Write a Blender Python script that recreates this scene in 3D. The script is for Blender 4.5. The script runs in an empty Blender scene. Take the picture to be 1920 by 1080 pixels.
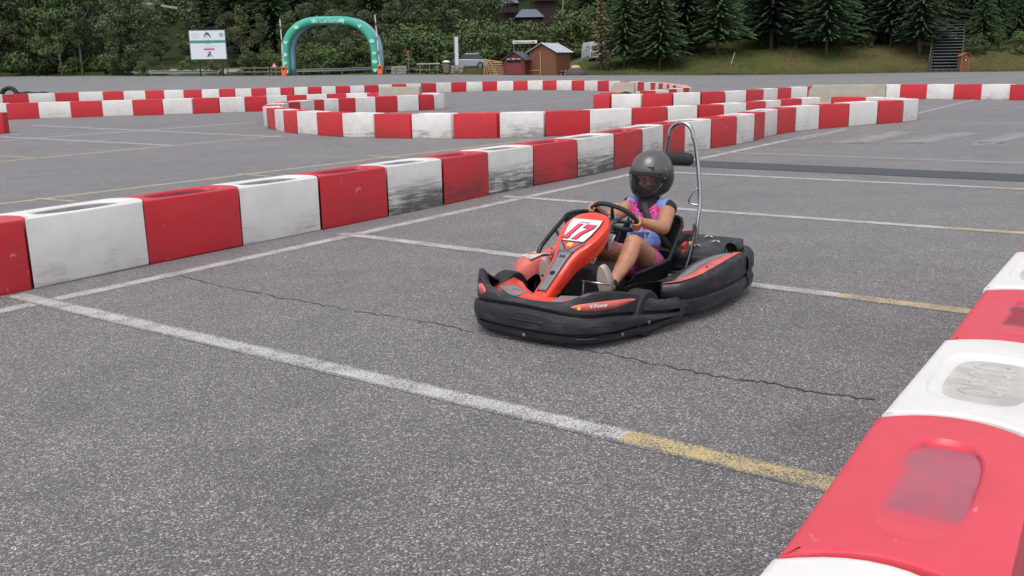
import bpy, bmesh, math, random
import numpy as np
from mathutils import Vector, Matrix, noise
random.seed(7)
S=bpy.context.scene
COL=S.collection
# ------------------------------------------------------------------ camera
FOC=1800.0; EYE=1.5
R=np.array([[0.99984691,-0.01749732,0.0],[-0.00401121,-0.2292121,0.97336824],[-0.01703134,-0.97321922,-0.2292472]])
cd=bpy.data.cameras.new('camera'); cam=bpy.data.objects.new('camera',cd); COL.objects.link(cam)
M=Matrix.Identity(4)
for i in range(3):
    M[i][0]=R[i,0]; M[i][1]=-R[i,1]; M[i][2]=-R[i,2]
M[2][3]=EYE
cam.matrix_world=M
cd.sensor_width=36; cd.lens=36*FOC/1920; cd.clip_start=0.05; cd.clip_end=1500
S.camera=cam
S.render.resolution_x=1024; S.render.resolution_y=576
S.view_settings.view_transform='Standard'; S.view_settings.look='None'; S.view_settings.gamma=1; S.view_settings.exposure=0.74
# ------------------------------------------------------------------ light: high overcast
SUN_EL=math.radians(62); SUN_AZ=math.radians(200)
w=bpy.data.worlds.new('World'); S.world=w; w.use_nodes=True
nt=w.node_tree; bg=nt.nodes['Background']
sky=nt.nodes.new('ShaderNodeTexSky'); sky.sky_type='NISHITA'; sky.sun_disc=False
sky.sun_elevation=SUN_EL; sky.sun_rotation=SUN_AZ; sky.air_density=1.0; sky.dust_density=6.0; sky.ozone_density=1.0; sky.altitude=1200
hs=nt.nodes.new('ShaderNodeHueSaturation'); hs.inputs['Saturation'].default_value=0.28
nt.links.new(sky.outputs[0],hs.inputs['Color']); nt.links.new(hs.outputs[0],bg.inputs[0]); bg.inputs[1].default_value=0.13
sd=bpy.data.lights.new('sun','SUN'); sd.energy=1.1; sd.angle=math.radians(38); sd.color=(1.0,0.96,0.93)
so=bpy.data.objects.new('sun',sd); COL.objects.link(so)
sv=Vector((math.sin(SUN_AZ)*math.cos(SUN_EL),math.cos(SUN_AZ)*math.cos(SUN_EL),math.sin(SUN_EL)))
so.rotation_euler=sv.to_track_quat('Z','Y').to_euler(); so.location=(0,0,30)
# ------------------------------------------------------------------ surveying helpers
def ground(px,py,z=0.0):
    d=R@np.array([px-960,py-540,FOC]); t=(z-EYE)/d[2]; return d[0]*t,d[1]*t
def at(px,Y,py):
    d=R@np.array([px-960,py-540,FOC]); t=Y/d[1]; return Vector((d[0]*t,Y,d[2]*t+EYE))
# ------------------------------------------------------------------ materials
def mat(name,col=(.5,.5,.5),rough=.6,metal=0.0,spec=None,bump=0.0,bscale=40.0,var=0.0,vscale=5.0,emit=None,coat=0.0,trans=0.0,alpha=1.0):
    m=bpy.data.materials.new(name); m.use_nodes=True; n=m.node_tree; b=n.nodes['Principled BSDF']
    b.inputs['Base Color'].default_value=(*col,1); b.inputs['Roughness'].default_value=rough; b.inputs['Metallic'].default_value=metal
    if spec is not None: b.inputs['Specular IOR Level'].default_value=spec
    if coat: b.inputs['Coat Weight'].default_value=coat
    if alpha<1: b.inputs['Alpha'].default_value=alpha
    if var or bump:
        tc=n.nodes.new('ShaderNodeTexCoord')
    if var:
        no=n.nodes.new('ShaderNodeTexNoise'); no.inputs['Scale'].default_value=vscale; no.inputs['Detail'].default_value=6; no.inputs['Roughness'].default_value=.65
        n.links.new(tc.outputs['Object'],no.inputs['Vector'])
        cr=n.nodes.new('ShaderNodeMapRange'); cr.inputs['From Min'].default_value=.3; cr.inputs['From Max'].default_value=.7
        cr.inputs['To Min'].default_value=1-var; cr.inputs['To Max'].default_value=1+var*.6
        n.links.new(no.outputs[0],cr.inputs['Value'])
        mx=n.nodes.new('ShaderNodeVectorMath'); mx.operation='SCALE'; mx.inputs[0].default_value=col
        n.links.new(cr.outputs[0],mx.inputs['Scale']); n.links.new(mx.outputs[0],b.inputs['Base Color'])
    if bump:
        n2=n.nodes.new('ShaderNodeTexNoise'); n2.inputs['Scale'].default_value=bscale; n2.inputs['Detail'].default_value=4
        n.links.new(tc.outputs['Object'],n2.inputs['Vector'])
        bp=n.nodes.new('ShaderNodeBump'); bp.inputs['Strength'].default_value=bump; bp.inputs['Distance'].default_value=.01
        n.links.new(n2.outputs[0],bp.inputs['Height']); n.links.new(bp.outputs[0],b.inputs['Normal'])
    return m
class NG:   # tiny node helper
    def __init__(s,m): s.n=m.node_tree; s.b=s.n.nodes['Principled BSDF']
    def new(s,t,**k):
        o=s.n.nodes.new('ShaderNode'+t)
        for a,v in k.items():
            if a.startswith('i_'):
                o.inputs[a[2:].replace('_',' ')].default_value=v
            else: setattr(o,a,v)
        return o
    def l(s,a,b): s.n.links.new(a,b)
    def noise(s,vec,scale,detail=4,rough=.6,dist=0):
        o=s.new('TexNoise'); o.inputs['Scale'].default_value=scale; o.inputs['Detail'].default_value=detail; o.inputs['Roughness'].default_value=rough; o.inputs['Distortion'].default_value=dist
        s.l(vec,o.inputs['Vector']); return o.outputs[0]
    def rng(s,v,a,b,c=0.,d=1.):
        o=s.new('MapRange'); 
        for k,x in zip(('From Min','From Max','To Min','To Max'),(a,b,c,d)): o.inputs[k].default_value=x
        s.l(v,o.inputs['Value']); return o.outputs[0]
    def mix(s,f,a,b):
        o=s.new('Mix',data_type='RGBA')
        if hasattr(f,'links') : s.l(f,o.inputs[0])
        else: o.inputs[0].default_value=f
        for x,i in ((a,6),(b,7)):
            if isinstance(x,tuple): o.inputs[i].default_value=(*x,1)
            else: s.l(x,o.inputs[i])
        return o.outputs[2]
    def math(s,op,a,b=0.,clamp=False):
        o=s.new('Math',operation=op); o.use_clamp=clamp
        for x,i in ((a,0),(b,1)):
            if hasattr(x,'links'): s.l(x,o.inputs[i])
            else: o.inputs[i].default_value=x
        return o.outputs[0]
    def map(s,vec,sc=(1,1,1),loc=(0,0,0)):
        o=s.new('Mapping'); o.inputs['Scale'].default_value=sc; o.inputs['Location'].default_value=loc; s.l(vec,o.inputs['Vector']); return o.outputs[0]

def asphalt_nodes(g):
    """colour + height of worn parking-lot asphalt, from world position"""
    geo=g.new('NewGeometry'); P=geo.outputs['Position']
    vo=g.new('TexVoronoi',feature='F1'); vo.inputs['Scale'].default_value=150; g.l(P,vo.inputs['Vector'])
    vo2=g.new('TexVoronoi',feature='F1'); vo2.inputs['Scale'].default_value=290; g.l(P,vo2.inputs['Vector'])
    sx=g.new('SeparateColor'); g.l(vo.outputs['Color'],sx.inputs[0])
    sx2=g.new('SeparateColor'); g.l(vo2.outputs['Color'],sx2.inputs[0])
    big=g.noise(P,.35,5,.6); mid=g.noise(P,2.3,5,.65); fine=g.noise(P,30,3,.7)
    v=g.math('POWER',sx.outputs[0],7.0)
    v2=g.math('POWER',sx2.outputs[0],3.5)
    st=g.math('ADD',g.math('MULTIPLY',v,.36),g.math('MULTIPLY',v2,.19))
    base=g.math('ADD',st,.026)
    base=g.math('MULTIPLY',base,g.rng(big,.3,.7,.86,1.13))
    base=g.math('MULTIPLY',base,g.rng(mid,.3,.7,.84,1.14))
    base=g.math('MULTIPLY',base,g.rng(fine,.3,.7,.86,1.12))
    # long rubber-dark swaths following the driving direction
    rot=g.new('Mapping'); rot.inputs['Rotation'].default_value=(0,0,math.radians(-55)); rot.inputs['Scale'].default_value=(.12,1.3,1); g.l(P,rot.inputs['Vector'])
    sw=g.noise(rot.outputs[0],1.0,4,.6)
    base=g.math('MULTIPLY',base,g.rng(sw,.35,.65,.90,1.06))
    blot=g.noise(P,.9,3,.5,1.5); base=g.math('MULTIPLY',base,g.rng(blot,.56,.70,1.0,.76)); base=g.math('MULTIPLY',base,g.rng(g.noise(P,1.7,2,.5,.8),.66,.76,1.0,1.28))
    c=g.new('CombineColor'); g.l(g.math('MULTIPLY',base,1.10),c.inputs[0]); g.l(base,c.inputs[1]); g.l(g.math('MULTIPLY',base,.99),c.inputs[2])
    tint=g.noise(P,55,2,.5)
    col=g.mix(g.rng(tint,.62,.75,0,.35),c.outputs[0],(.17,.12,.11))
    return P,col,sx.outputs[0],vo.outputs['Distance'],mid,fine
m_asph=bpy.data.materials.new('asphalt'); m_asph.use_nodes=True; g=NG(m_asph)
P,colr,rnd,dist,mid,fine=asphalt_nodes(g)
g.l(colr,g.b.inputs['Base Color']); g.b.inputs['Roughness'].default_value=.62; g.b.inputs['Specular IOR Level'].default_value=.5; g.b.inputs['Sheen Weight'].default_value=.30; g.b.inputs['Sheen Roughness'].default_value=.45
bp=g.new('Bump'); bp.inputs['Strength'].default_value=.55; bp.inputs['Distance'].default_value=.006; g.l(g.math('SUBTRACT',rnd,dist),bp.inputs['Height']); g.l(bp.outputs[0],g.b.inputs['Normal'])
def paint_mat(name,c,wear):
    m=bpy.data.materials.new(name); m.use_nodes=True; g=NG(m)
    P,colr,rnd,dist,mid,fine=asphalt_nodes(g)
    n1=g.noise(P,95,3,.7); n2=g.noise(P,5,4,.6)
    f=g.math('ADD',g.rng(n1,.34,.60,0,.85),g.rng(n2,.3,.7,-.35,.3))
    f=g.math('SUBTRACT',f,g.math('ADD',g.math('MULTIPLY',g.math('POWER',rnd,.7),.42),wear-.35),clamp=True)
    f=g.rng(f,.0,.34,.0,.96)
    # ragged edges: the sheet carries an edge-distance in UV.y
    uv=g.new('UVMap'); sep=g.new('SeparateXYZ'); g.l(uv.outputs[0],sep.inputs[0])
    e=g.math('SUBTRACT',.5,g.math('ABSOLUTE',g.math('SUBTRACT',sep.outputs[1],.5)))
    er=g.math('ADD',g.rng(e,.0,.30,0,1.7),g.math('ADD',g.rng(n1,.3,.7,-1.0,.25),g.rng(g.noise(P,11,3,.6),.3,.7,-.45,.25)),clamp=True)
    f=g.math('MULTIPLY',f,er)
    pc=g.mix(g.rng(mid,.3,.7,0,1),c,tuple(x*.82 for x in c))
    g.l(g.mix(f,colr,pc),g.b.inputs['Base Color']); g.b.inputs['Roughness'].default_value=.62; g.b.inputs['Sheen Weight'].default_value=.30; g.b.inputs['Sheen Roughness'].default_value=.45
    bp=g.new('Bump'); bp.inputs['Strength'].default_value=.4; bp.inputs['Distance'].default_value=.005; g.l(g.math('SUBTRACT',rnd,dist),bp.inputs['Height']); g.l(bp.outputs[0],g.b.inputs['Normal'])
    return m
m_white=paint_mat('worn_white_paint',(.53,.52,.50),.33)
m_faint=paint_mat('faded_white_paint',(.42,.41,.39),.34)
m_ghost=paint_mat('ghost_white_paint',(.32,.315,.30),.58)
m_yel=paint_mat('worn_yellow_paint',(.55,.41,.15),.34)
m_yfaint=paint_mat('faded_yellow_paint',(.42,.35,.17),.34)
def plastic(name,c,dirt,dk=1.0):
    m=bpy.data.materials.new(name); m.use_nodes=True; g=NG(m)
    tc=g.new('TexCoord'); O=tc.outputs['Object']; oi=g.new('ObjectInfo')
    off=g.new('VectorMath',operation='ADD'); g.l(O,off.inputs[0])
    cmb=g.new('CombineXYZ'); g.l(g.math('MULTIPLY',oi.outputs['Random'],37.),cmb.inputs[0]); g.l(g.math('MULTIPLY',oi.outputs['Random'],11.),cmb.inputs[1]); g.l(cmb.outputs[0],off.inputs[1]); V=off.outputs[0]
    sepc=g.new('SeparateColor'); g.l(oi.outputs['Color'],sepc.inputs[0]); scuff=sepc.outputs[0]
    sz=g.new('SeparateXYZ'); g.l(O,sz.inputs[0]); Z=sz.outputs[2]
    st=g.noise(g.map(V,(2.2,2.2,30)),1.0,6,.7,.6)
    bl=g.noise(V,3.2,5,.7,.5)
    low=g.rng(Z,.42,.05,0,1)
    mid=g.noise(V,1.6,3,.6)
    # rubber streaks
    s1=g.math('ADD',st,g.math('ADD',g.math('MULTIPLY',low,.13),g.math('MULTIPLY',g.math('SUBTRACT',bl,.5),.5)))
    s1=g.math('ADD',s1,g.math('MULTIPLY',scuff,.33))
    f=g.rng(s1,.68,.90,0,.85)
    f=g.math('MULTIPLY',f,g.rng(g.math('ADD',Z,g.math('MULTIPLY',g.math('SUBTRACT',bl,.5),.35)),.36,.20,0,1))
    f=g.math('MULTIPLY',f,g.rng(scuff,0,.45,.25,1))
    cc=g.mix(g.rng(mid,.3,.7,0,1),c,tuple(x*.86 for x in c))
    film=g.math('MULTIPLY',g.math('ADD',g.rng(bl,.35,.75,0,.6),g.math('MULTIPLY',low,.35)),g.math('ADD',.30,g.math('MULTIPLY',scuff,.6)),clamp=True)
    cc=g.mix(film,cc,dirt)
    # pale scrapes
    sc=g.noise(g.map(V,(9,9,3)),1.0,3,.5,2.5)
    cc=g.mix(g.rng(sc,.70,.74,0,.28),cc,(.62,.5,.46))
    spk=g.noise(V,60,2,.5); cc=g.mix(g.rng(spk,.74,.78,0,.5),cc,(.12,.1,.09))
    cc=g.mix(g.math('MULTIPLY',f,dk),cc,(.035,.032,.033))
    g.l(cc,g.b.inputs['Base Color']); g.l(g.rng(bl,.3,.7,.30,.5),g.b.inputs['Roughness']); g.b.inputs['Specular IOR Level'].default_value=.45
    b2=g.noise(V,7,3,.5); bp=g.new('Bump'); bp.inputs['Strength'].default_value=.35; bp.inputs['Distance'].default_value=.012; g.l(b2,bp.inputs['Height']); g.l(bp.outputs[0],g.b.inputs['Normal'])
    return m
m_red=plastic('red_plastic',(.56,.016,.030),(.30,.06,.05),.62)
m_redf=plastic('sky_glare_red_plastic',(.66,.055,.085),(.50,.16,.16),.6)  # sky glare on the near tops painted in as a paler red
m_wht=plastic('white_plastic',(.74,.725,.70),(.42,.375,.335))
def tray_mat():
    m=bpy.data.materials.new('wet_red_tray'); m.use_nodes=True; g=NG(m)
    tc=g.new('TexCoord'); O=tc.outputs['Object']; sp=g.new('SeparateXYZ'); g.l(O,sp.inputs[0]); n=g.noise(O,9,3,.5,0); nn=g.math('MULTIPLY',g.math('SUBTRACT',n,.5),.05)
    y=g.math('ABSOLUTE',g.math('ADD',g.math('ADD',sp.outputs[1],-.012),nn)); x=g.math('ABSOLUTE',g.math('ADD',g.math('ADD',sp.outputs[0],-.35),nn))
    f=g.math('MULTIPLY',g.rng(y,.098,.078),g.rng(x,.255,.215)); f2=g.math('MULTIPLY',g.rng(y,.150,.142),g.rng(x,.30,.285))
    c=g.mix(g.rng(n,.3,.7),(.66,.06,.09),(.60,.075,.095)); c=g.mix(g.math('MULTIPLY',f2,.25),c,(.50,.04,.08)); c=g.mix(g.math('MULTIPLY',f,g.rng(n,.3,.7,.55,.85)),c,(.26,.055,.09))
    g.l(c,g.b.inputs['Base Color']); g.l(g.rng(f,0,1,.4,.12),g.b.inputs['Roughness']); return m
m_tray=tray_mat()
def floor_mat(name,c1,c2,rough=.25):
    m=bpy.data.materials.new(name); m.use_nodes=True; g=NG(m)
    tc=g.new('TexCoord'); O=tc.outputs['Object']
    n=g.noise(O,6,5,.6,.8); g.l(g.mix(g.rng(n,.38,.62,0,1),c1,c2),g.b.inputs['Base Color']); g.b.inputs['Roughness'].default_value=rough
    return m
m_redfl=floor_mat('wet_red_recess',(.30,.03,.05),(.17,.03,.05),.18)
m_whtfl=floor_mat('wet_white_recess',(.30,.295,.285),(.20,.20,.20),.3)
m_padfl=floor_mat('damp_dirty_pad',(.55,.515,.48),(.42,.39,.365),.35)
m_concrete=mat('concrete',(.37,.335,.275),.85,bump=.4,bscale=25,var=.16,vscale=3)
m_bplastic=mat('black_plastic',(.018,.018,.021),.42,bump=.15,bscale=30,var=.35,vscale=6)
m_bscuff=None
m_rubber=mat('black_rubber',(.016,.016,.017),.75,bump=.3,bscale=60)
m_chrome=mat('chrome',(.42,.42,.43),.2,1.0)
m_steel=mat('dull_steel',(.35,.35,.36),.4,1.0)
m_galv=mat('galvanised_steel',(.17,.18,.19),.6,.3)
m_blk=mat('black_paint',(.012,.012,.013),.35)
m_wood=mat('pale_timber',(.42,.27,.13),.8,var=.25,vscale=9)
m_brownw=mat('brown_stained_boards',(.17,.065,.035),.75,var=.22,vscale=7)
m_redw=mat('dark_red_boards',(.13,.022,.022),.7,var=.2,vscale=6)
m_slate=mat('slate_roof',(.07,.075,.09),.5,var=.3,vscale=8)
m_whitep=mat('white_paint',(.62,.63,.64),.45)
m_dark=mat('dark_void',(.006,.006,.007),.9)
# ------------------------------------------------------------------ mesh builder
class MB:
    def __init__(s): s.v=[];s.f=[];s.m=[];s.uv=None
    def add(s,v,f,mi=0):
        b=len(s.v); s.v+= [tuple(x) for x in v]; s.f+=[tuple(i+b for i in q) for q in f]; s.m+=[mi]*len(f); return s
    def box(s,c,d,rot=None,mi=0,taper=1.0):
        x,y,z=d[0]/2,d[1]/2,d[2]/2; t=taper
        v=[Vector(p) for p in((-x,-y,-z),(x,-y,-z),(x,y,-z),(-x,y,-z),(-x*t,-y*t,z),(x*t,-y*t,z),(x*t,y*t,z),(-x*t,y*t,z))]
        if rot is not None:
            if not isinstance(rot,Matrix): rot=Matrix.Rotation(rot,3,'Z')
            v=[rot@p for p in v]
        v=[p+Vector(c) for p in v]
        return s.add(v,[(0,3,2,1),(4,5,6,7),(0,1,5,4),(1,2,6,5),(2,3,7,6),(3,0,4,7)],mi)
    def loft(s,rings,closed=True,cap=True,mi=0,loop=False):
        n=len(rings[0]); v=[p for r in rings for p in r]; f=[]
        k=len(rings); R_=range(k if loop else k-1)
        for i in R_:
            j=(i+1)%k
            for a in range(n if closed else n-1):
                b=(a+1)%n; f.append((i*n+a,i*n+b,j*n+b,j*n+a))
        if cap and closed and not loop:
            f.append(tuple(range(n-1,-1,-1))); f.append(tuple((k-1)*n+a for a in range(n)))
        return s.add(v,f,mi)
    def tube(s,pts,r,n=10,loop=False,mi=0,cap=True):
        pts=[Vector(p) for p in pts]; k=len(pts); rr=r if isinstance(r,(list,tuple)) else [r]*k
        rings=[]; up=None
        for i,p in enumerate(pts):
            a=pts[(i-1)%k] if (loop or i>0) else p; b=pts[(i+1)%k] if (loop or i<k-1) else p
            t=(b-a).normalized()
            if up is None: up=Vector((0,0,1)) if abs(t.z)<.9 else Vector((1,0,0))
            x=t.cross(up).normalized(); up=x.cross(t).normalized()
            rings.append([p+(x*math.cos(q)+up*math.sin(q))*rr[i] for q in [2*math.pi*j/n for j in range(n)]])
        return s.loft(rings,mi=mi,loop=loop,cap=cap)
    def lathe(s,prof,n=24,c=(0,0,0),axis='Z',mi=0,closed=False):
        rings=[]
        for r,h in prof:
            ring=[]
            for j in range(n):
                q=2*math.pi*j/n; x,y=r*math.cos(q),r*math.sin(q)
                p={'Z':(x,y,h),'Y':(x,h,-y),'X':(h,x,y)}[axis]; ring.append(Vector(p)+Vector(c))
            rings.append(ring)
        return s.loft(rings,mi=mi,loop=closed,cap=not closed)
    def prism(s,poly,o,u,v,w,mi=0):
        """2-D outline extruded by vector w from plane o + u x + v y"""
        o,u,v,w=map(Vector,(o,u,v,w)); a=[o+u*x+v*y for x,y in poly]; b=[p+w for p in a]; n=len(a)
        f=[tuple(range(n-1,-1,-1)),tuple(range(n,2*n))]+[(i,(i+1)%n,n+(i+1)%n,n+i) for i in range(n)]
        return s.add(a+b,f,mi)
    def build(s,name,mats,parent=None,smooth=False,bevel=0,loc=None,rot=None,fixn=True,sub=0,solid=0,seg=2):
        me=bpy.data.meshes.new(name); me.from_pydata([tuple(x) for x in s.v],[],s.f)
        for m in (mats if isinstance(mats,(list,tuple)) else [mats]): me.materials.append(m)
        me.polygons.foreach_set('material_index',s.m)
        if fixn:
            bm=bmesh.new(); bm.from_mesh(me); bmesh.ops.recalc_face_normals(bm,faces=bm.faces); bm.to_mesh(me); bm.free()
        if smooth:
            me.polygons.foreach_set('use_smooth',[True]*len(me.polygons))
            if smooth is not True: me.set_sharp_from_angle(angle=math.radians(smooth))
        me.update(); o=bpy.data.objects.new(name,me); COL.objects.link(o)
        if solid: md=o.modifiers.new('s','SOLIDIFY'); md.thickness=solid; md.offset=0
        if bevel: md=o.modifiers.new('b','BEVEL'); md.width=bevel; md.segments=seg; md.limit_method='ANGLE'; md.angle_limit=math.radians(35)
        if sub: md=o.modifiers.new('u','SUBSURF'); md.levels=sub; md.render_levels=sub
        if parent: o.parent=parent
        if loc is not None: o.location=loc
        if rot is not None: o.rotation_euler=rot
        return o
def tag(o,label=None,cat=None,group=None,kind=None):
    if label: o['label']=label
    if cat: o['category']=cat
    if group: o['group']=group
    if kind: o['kind']=kind
    return o
def thing(name,label,cat,loc=(0,0,0),rz=0,group=None):
    o=bpy.data.objects.new(name,None); COL.objects.link(o); o.location=loc; o.rotation_euler=(0,0,rz); o.empty_display_size=.2
    return tag(o,label,cat,group)
def copy_tree(o,parent=None):
    c=o.copy(); COL.objects.link(c); c.parent=parent
    for ch in list(o.children): copy_tree(ch,c)
    return c
ORD=['first','second','third','fourth','fifth','sixth','seventh','eighth','ninth','tenth','eleventh','twelfth','thirteenth','fourteenth','fifteenth','sixteenth','seventeenth','eighteenth','nineteenth','twentieth']
def ordn(i):
    if i<20: return ORD[i]
    t=['twenty','thirty','forty','fifty'][(i+1)//10-2]; r=(i+1)%10
    return {'twenty':'twentieth','thirty':'thirtieth','forty':'fortieth','fifty':'fiftieth'}[t] if r==0 else t+'-'+ORD[r-1]
# ------------------------------------------------------------------ ground
EDGE_Y=88.0
EX=[-260,-40.6,-26.4,-20.2,-11.4,2.2,16.6,26.1,35.7,45.3,260]; EZ=[1.6,.95,.70,.64,.61,.33,.06,-.06,-.06,-.10,-.3]
def ze(X): return float(np.interp(X,EX,EZ))
def lot(X,Y):
    t=min(max((Y-55)/(EDGE_Y-55),0),1); t=t*t*(3-2*t); return ze(X*EDGE_Y/max(Y,EDGE_Y*.6))*t
def pxof(X,Y): return 960+1800*X/max(Y,1)
def terr(X,Y):
    z=ze(X*EDGE_Y/Y) if Y>0 else 0
    px=pxof(X,Y); d=Y-EDGE_Y
    hb=float(np.interp(px,[1080,1110,1240,1345,1550,1670,1800,2000],[0,.9,1.2,2.1,2.2,2.6,2.5,3.0]))
    r=min(d/9.0,1.0); z+=hb*(r*r*(3-2*r))
    if 855<px<950: z+=.5*min((px-855)/12,(950-px)/8,1)*min(d/2.5,1)
    if d>9: z+= (d-9)*float(np.interp(px,[200,480,900,1100,1300],[.05,.10,.13,.15,.20]))
    if d>50: z+=(d-50)*.25
    z+=.25*noise.noise(Vector((X*.2,Y*.2,0)))*min(d/4,1)
    return z
def sheet(name,xs,ys,fz,m,kind='structure'):
    v=[(x,y,fz(x,y)) for y in ys for x in xs]; n=len(xs)
    f=[(j*n+i,j*n+i+1,(j+1)*n+i+1,(j+1)*n+i) for j in range(len(ys)-1) for i in range(n-1)]
    o=MB().add(v,f).build(name,m,smooth=True); tag(o,kind=kind); return o
sheet('ground',[-260,-130,-70]+[x for x in range(-56,60,4)]+[70,130,260],[-30,0,20,40,50]+[55+1.65*k for k in range(1,21)],lambda x,y:lot(x,y),m_asph)
# hillside and bank behind the lot
m_grass=bpy.data.materials.new('grass_bank'); m_grass.use_nodes=True; g=NG(m_grass)
geo=g.new('NewGeometry'); P=geo.outputs['Position']
n1=g.noise(P,.30,6,.75); n2=g.noise(P,3.0,5,.75); n3=g.noise(P,14,3,.7)
sp=g.new('SeparateXYZ'); g.l(P,sp.inputs[0])
dry=g.math('ADD',g.rng(n1,.38,.60,-.25,.6),g.rng(sp.outputs[0],10,34,-.3,.30),clamp=True)
c1=g.mix(g.rng(n2,.35,.65,0,1),(.050,.095,.020),(.105,.140,.036)); c2=g.mix(g.rng(n2,.35,.65,0,1),(.12,.078,.040),(.20,.12,.07))
cc=g.mix(dry,c1,c2); cc=g.mix(g.rng(n3,.42,.7,0,.55),cc,(.035,.045,.016))
cc=g.mix(g.rng(sp.outputs[1],97,112),cc,(.030,.040,.014)); g.l(cc,g.b.inputs['Base Color']); g.b.inputs['Roughness'].default_value=.95; g.b.inputs['Specular IOR Level'].default_value=.1
bp=g.new('Bump'); bp.inputs['Strength'].default_value=1; bp.inputs['Distance'].default_value=.12; g.l(n3,bp.inputs['Height']); g.l(bp.outputs[0],g.b.inputs['Normal'])
xs=[-250,-200,-150,-120,-100]+[x for x in np.arange(-80,90,2.0)]+[100,120,150,200,250]
ys=[88.0,88.6,89.2,90,91,92,93,94,95,96,97,98.5,100,103,106,110,115,120,128,138,150,170,200,240,300]
sheet('hillside',xs,ys,lambda x,y:terr(x,y)+(.02 if y<88.3 else .05),m_grass)
# ------------------------------------------------------------------ painted lines on the lot
def strip(name,pts,w,m,h=.004,w2=None):
    """flat ribbon through ground points"""
    pts=[Vector((p[0],p[1],0)) for p in pts]; L=[];Rr=[]
    for i,p in enumerate(pts):
        t=(pts[min(i+1,len(pts)-1)]-pts[max(i-1,0)]).normalized(); n=Vector((-t.y,t.x,0)); ww=(w2[i] if w2 else w)/2
        L.append(p+n*ww);Rr.append(p-n*ww)
    me=bpy.data.meshes.new(name); v=[]; f=[]
    for a,b in zip(L,Rr):
        hh=h*.35+(.025 if a.y>53 else 0)
        v+=[(a.x,a.y,lot(a.x,a.y)+hh),(b.x,b.y,lot(b.x,b.y)+hh)]
    f=[(2*i+1,2*i+3,2*i+2,2*i) for i in range(len(pts)-1)]
    me.from_pydata(v,[],f); uv=me.uv_layers.new(name='UVMap')
    for p in me.polygons:
        for li,vi in zip(p.loop_indices,p.vertices): uv.data[li].uv=(vi//2,vi%2)
    me.materials.append(m); o=bpy.data.objects.new(name,me); COL.objects.link(o); tag(o,kind='structure'); return o
def seg(a,b,n=6,ja=0): return [(a[0]+(b[0]-a[0])*t/n,a[1]+(b[1]-a[1])*t/n) for t in range(n+1)]
G=ground
A0=(-4.9,3.75)
strip('road_marking',[A0,G(0,583),G(316.7,516),G(656.8,441.7),G(930,381.8),G(1178,328),G(1306,299),G(1475,263)],.16,m_white)
strip('road_marking',seg(G(1475,263),G(1590,240)),.10,m_faint)
for a,b,c in (((30,553),(1170,817),(1640,927)),((640,438),(1570,553),(1880,592)),((945,368),(1770,427),(1935,438)),((1225,321.5),(1865,352),(1990,358))):
    strip('road_marking',seg(G(*a),G(*b)),.165,m_white,.006); strip('road_marking',seg(G(*b),G(*c)),.165,m_yel,.006)
strip('road_marking',seg(G(1340,285),G(1960,307)),.12,m_faint,.006)
strip('road_marking',seg(G(1520,268),G(1960,268)),.10,m_ghost,.006)
strip('road_marking',seg(G(0,303),G(528,254)),.16,m_yel)
strip('road_marking',seg(G(0,382.5),G(1000,262)),.14,m_yel)
strip('road_marking',seg(G(70,372),G(140,378)),.11,m_yel,.008)
strip('road_marking',seg(G(445,326),G(505,331)),.11,m_yel,.008)
strip('road_marking',seg(G(692,292),G(760,297)),.12,m_yel,.008)
strip('road_marking',seg(G(-40,290),G(70,297)),.10,m_yel,.008)
strip('road_marking',seg(G(-10,256),G(327,273)),.17,m_white,.008)
strip('road_marking',seg(G(60,235),G(530,257)),.17,m_white,.008)
strip('road_marking',seg(G(0,264),G(480,229)),.17,m_white)
strip('road_marking',seg(G(0,333),G(150,321)),.09,m_ghost)
strip('road_marking',seg(G(840,206),G(1100,186)),.16,m_white)
strip('road_marking',seg(G(1722,212),G(1830,186)),.11,m_white)
strip('road_marking',seg(G(1180,168),G(1560,146)),.2,m_faint)
strip('road_marking',seg(G(1560,163),G(1870,140)),.2,m_faint)
strip('road_marking',seg(G(1722,228),G(1960,232)),.10,m_faint)
strip('road_marking',seg(G(1722,199),G(1960,204)),.10,m_faint)
# hatched bay at the right
for a,b in (((1590,268),(1690,247)),((1700,268),(1820,248)),((1830,272),(1925,250))):
    strip('road_marking',seg(G(*a),G(*b),8),.50,m_ghost,.006); dx=34 if a[0]<1800 else 20
    strip('road_marking',seg(G(a[0]-dx,a[1]),G(b[0]-dx,b[1]),8),.08,m_ghost,.012); strip('road_marking',seg(G(a[0]+dx,a[1]),G(b[0]+dx,b[1]),8),.08,m_ghost,.012)
strip('road_marking',seg(G(1500,262),G(1590,243)),.12,m_faint,.012)
# dark tar strip crossing the lot
m_tar=bpy.data.materials.new('tar_strip'); m_tar.use_nodes=True; g=NG(m_tar)
geo=g.new('NewGeometry'); n=g.noise(geo.outputs['Position'],25,4,.7); g.l(g.mix(g.rng(n,.3,.7,0,1),(.042,.045,.054),(.075,.079,.09)),g.b.inputs['Base Color']); g.b.inputs['Roughness'].default_value=.7
a,b=G(1236,304),G(1990,337); strip('tar_strip',seg(a,b,8),.80,m_tar,.014)
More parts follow.
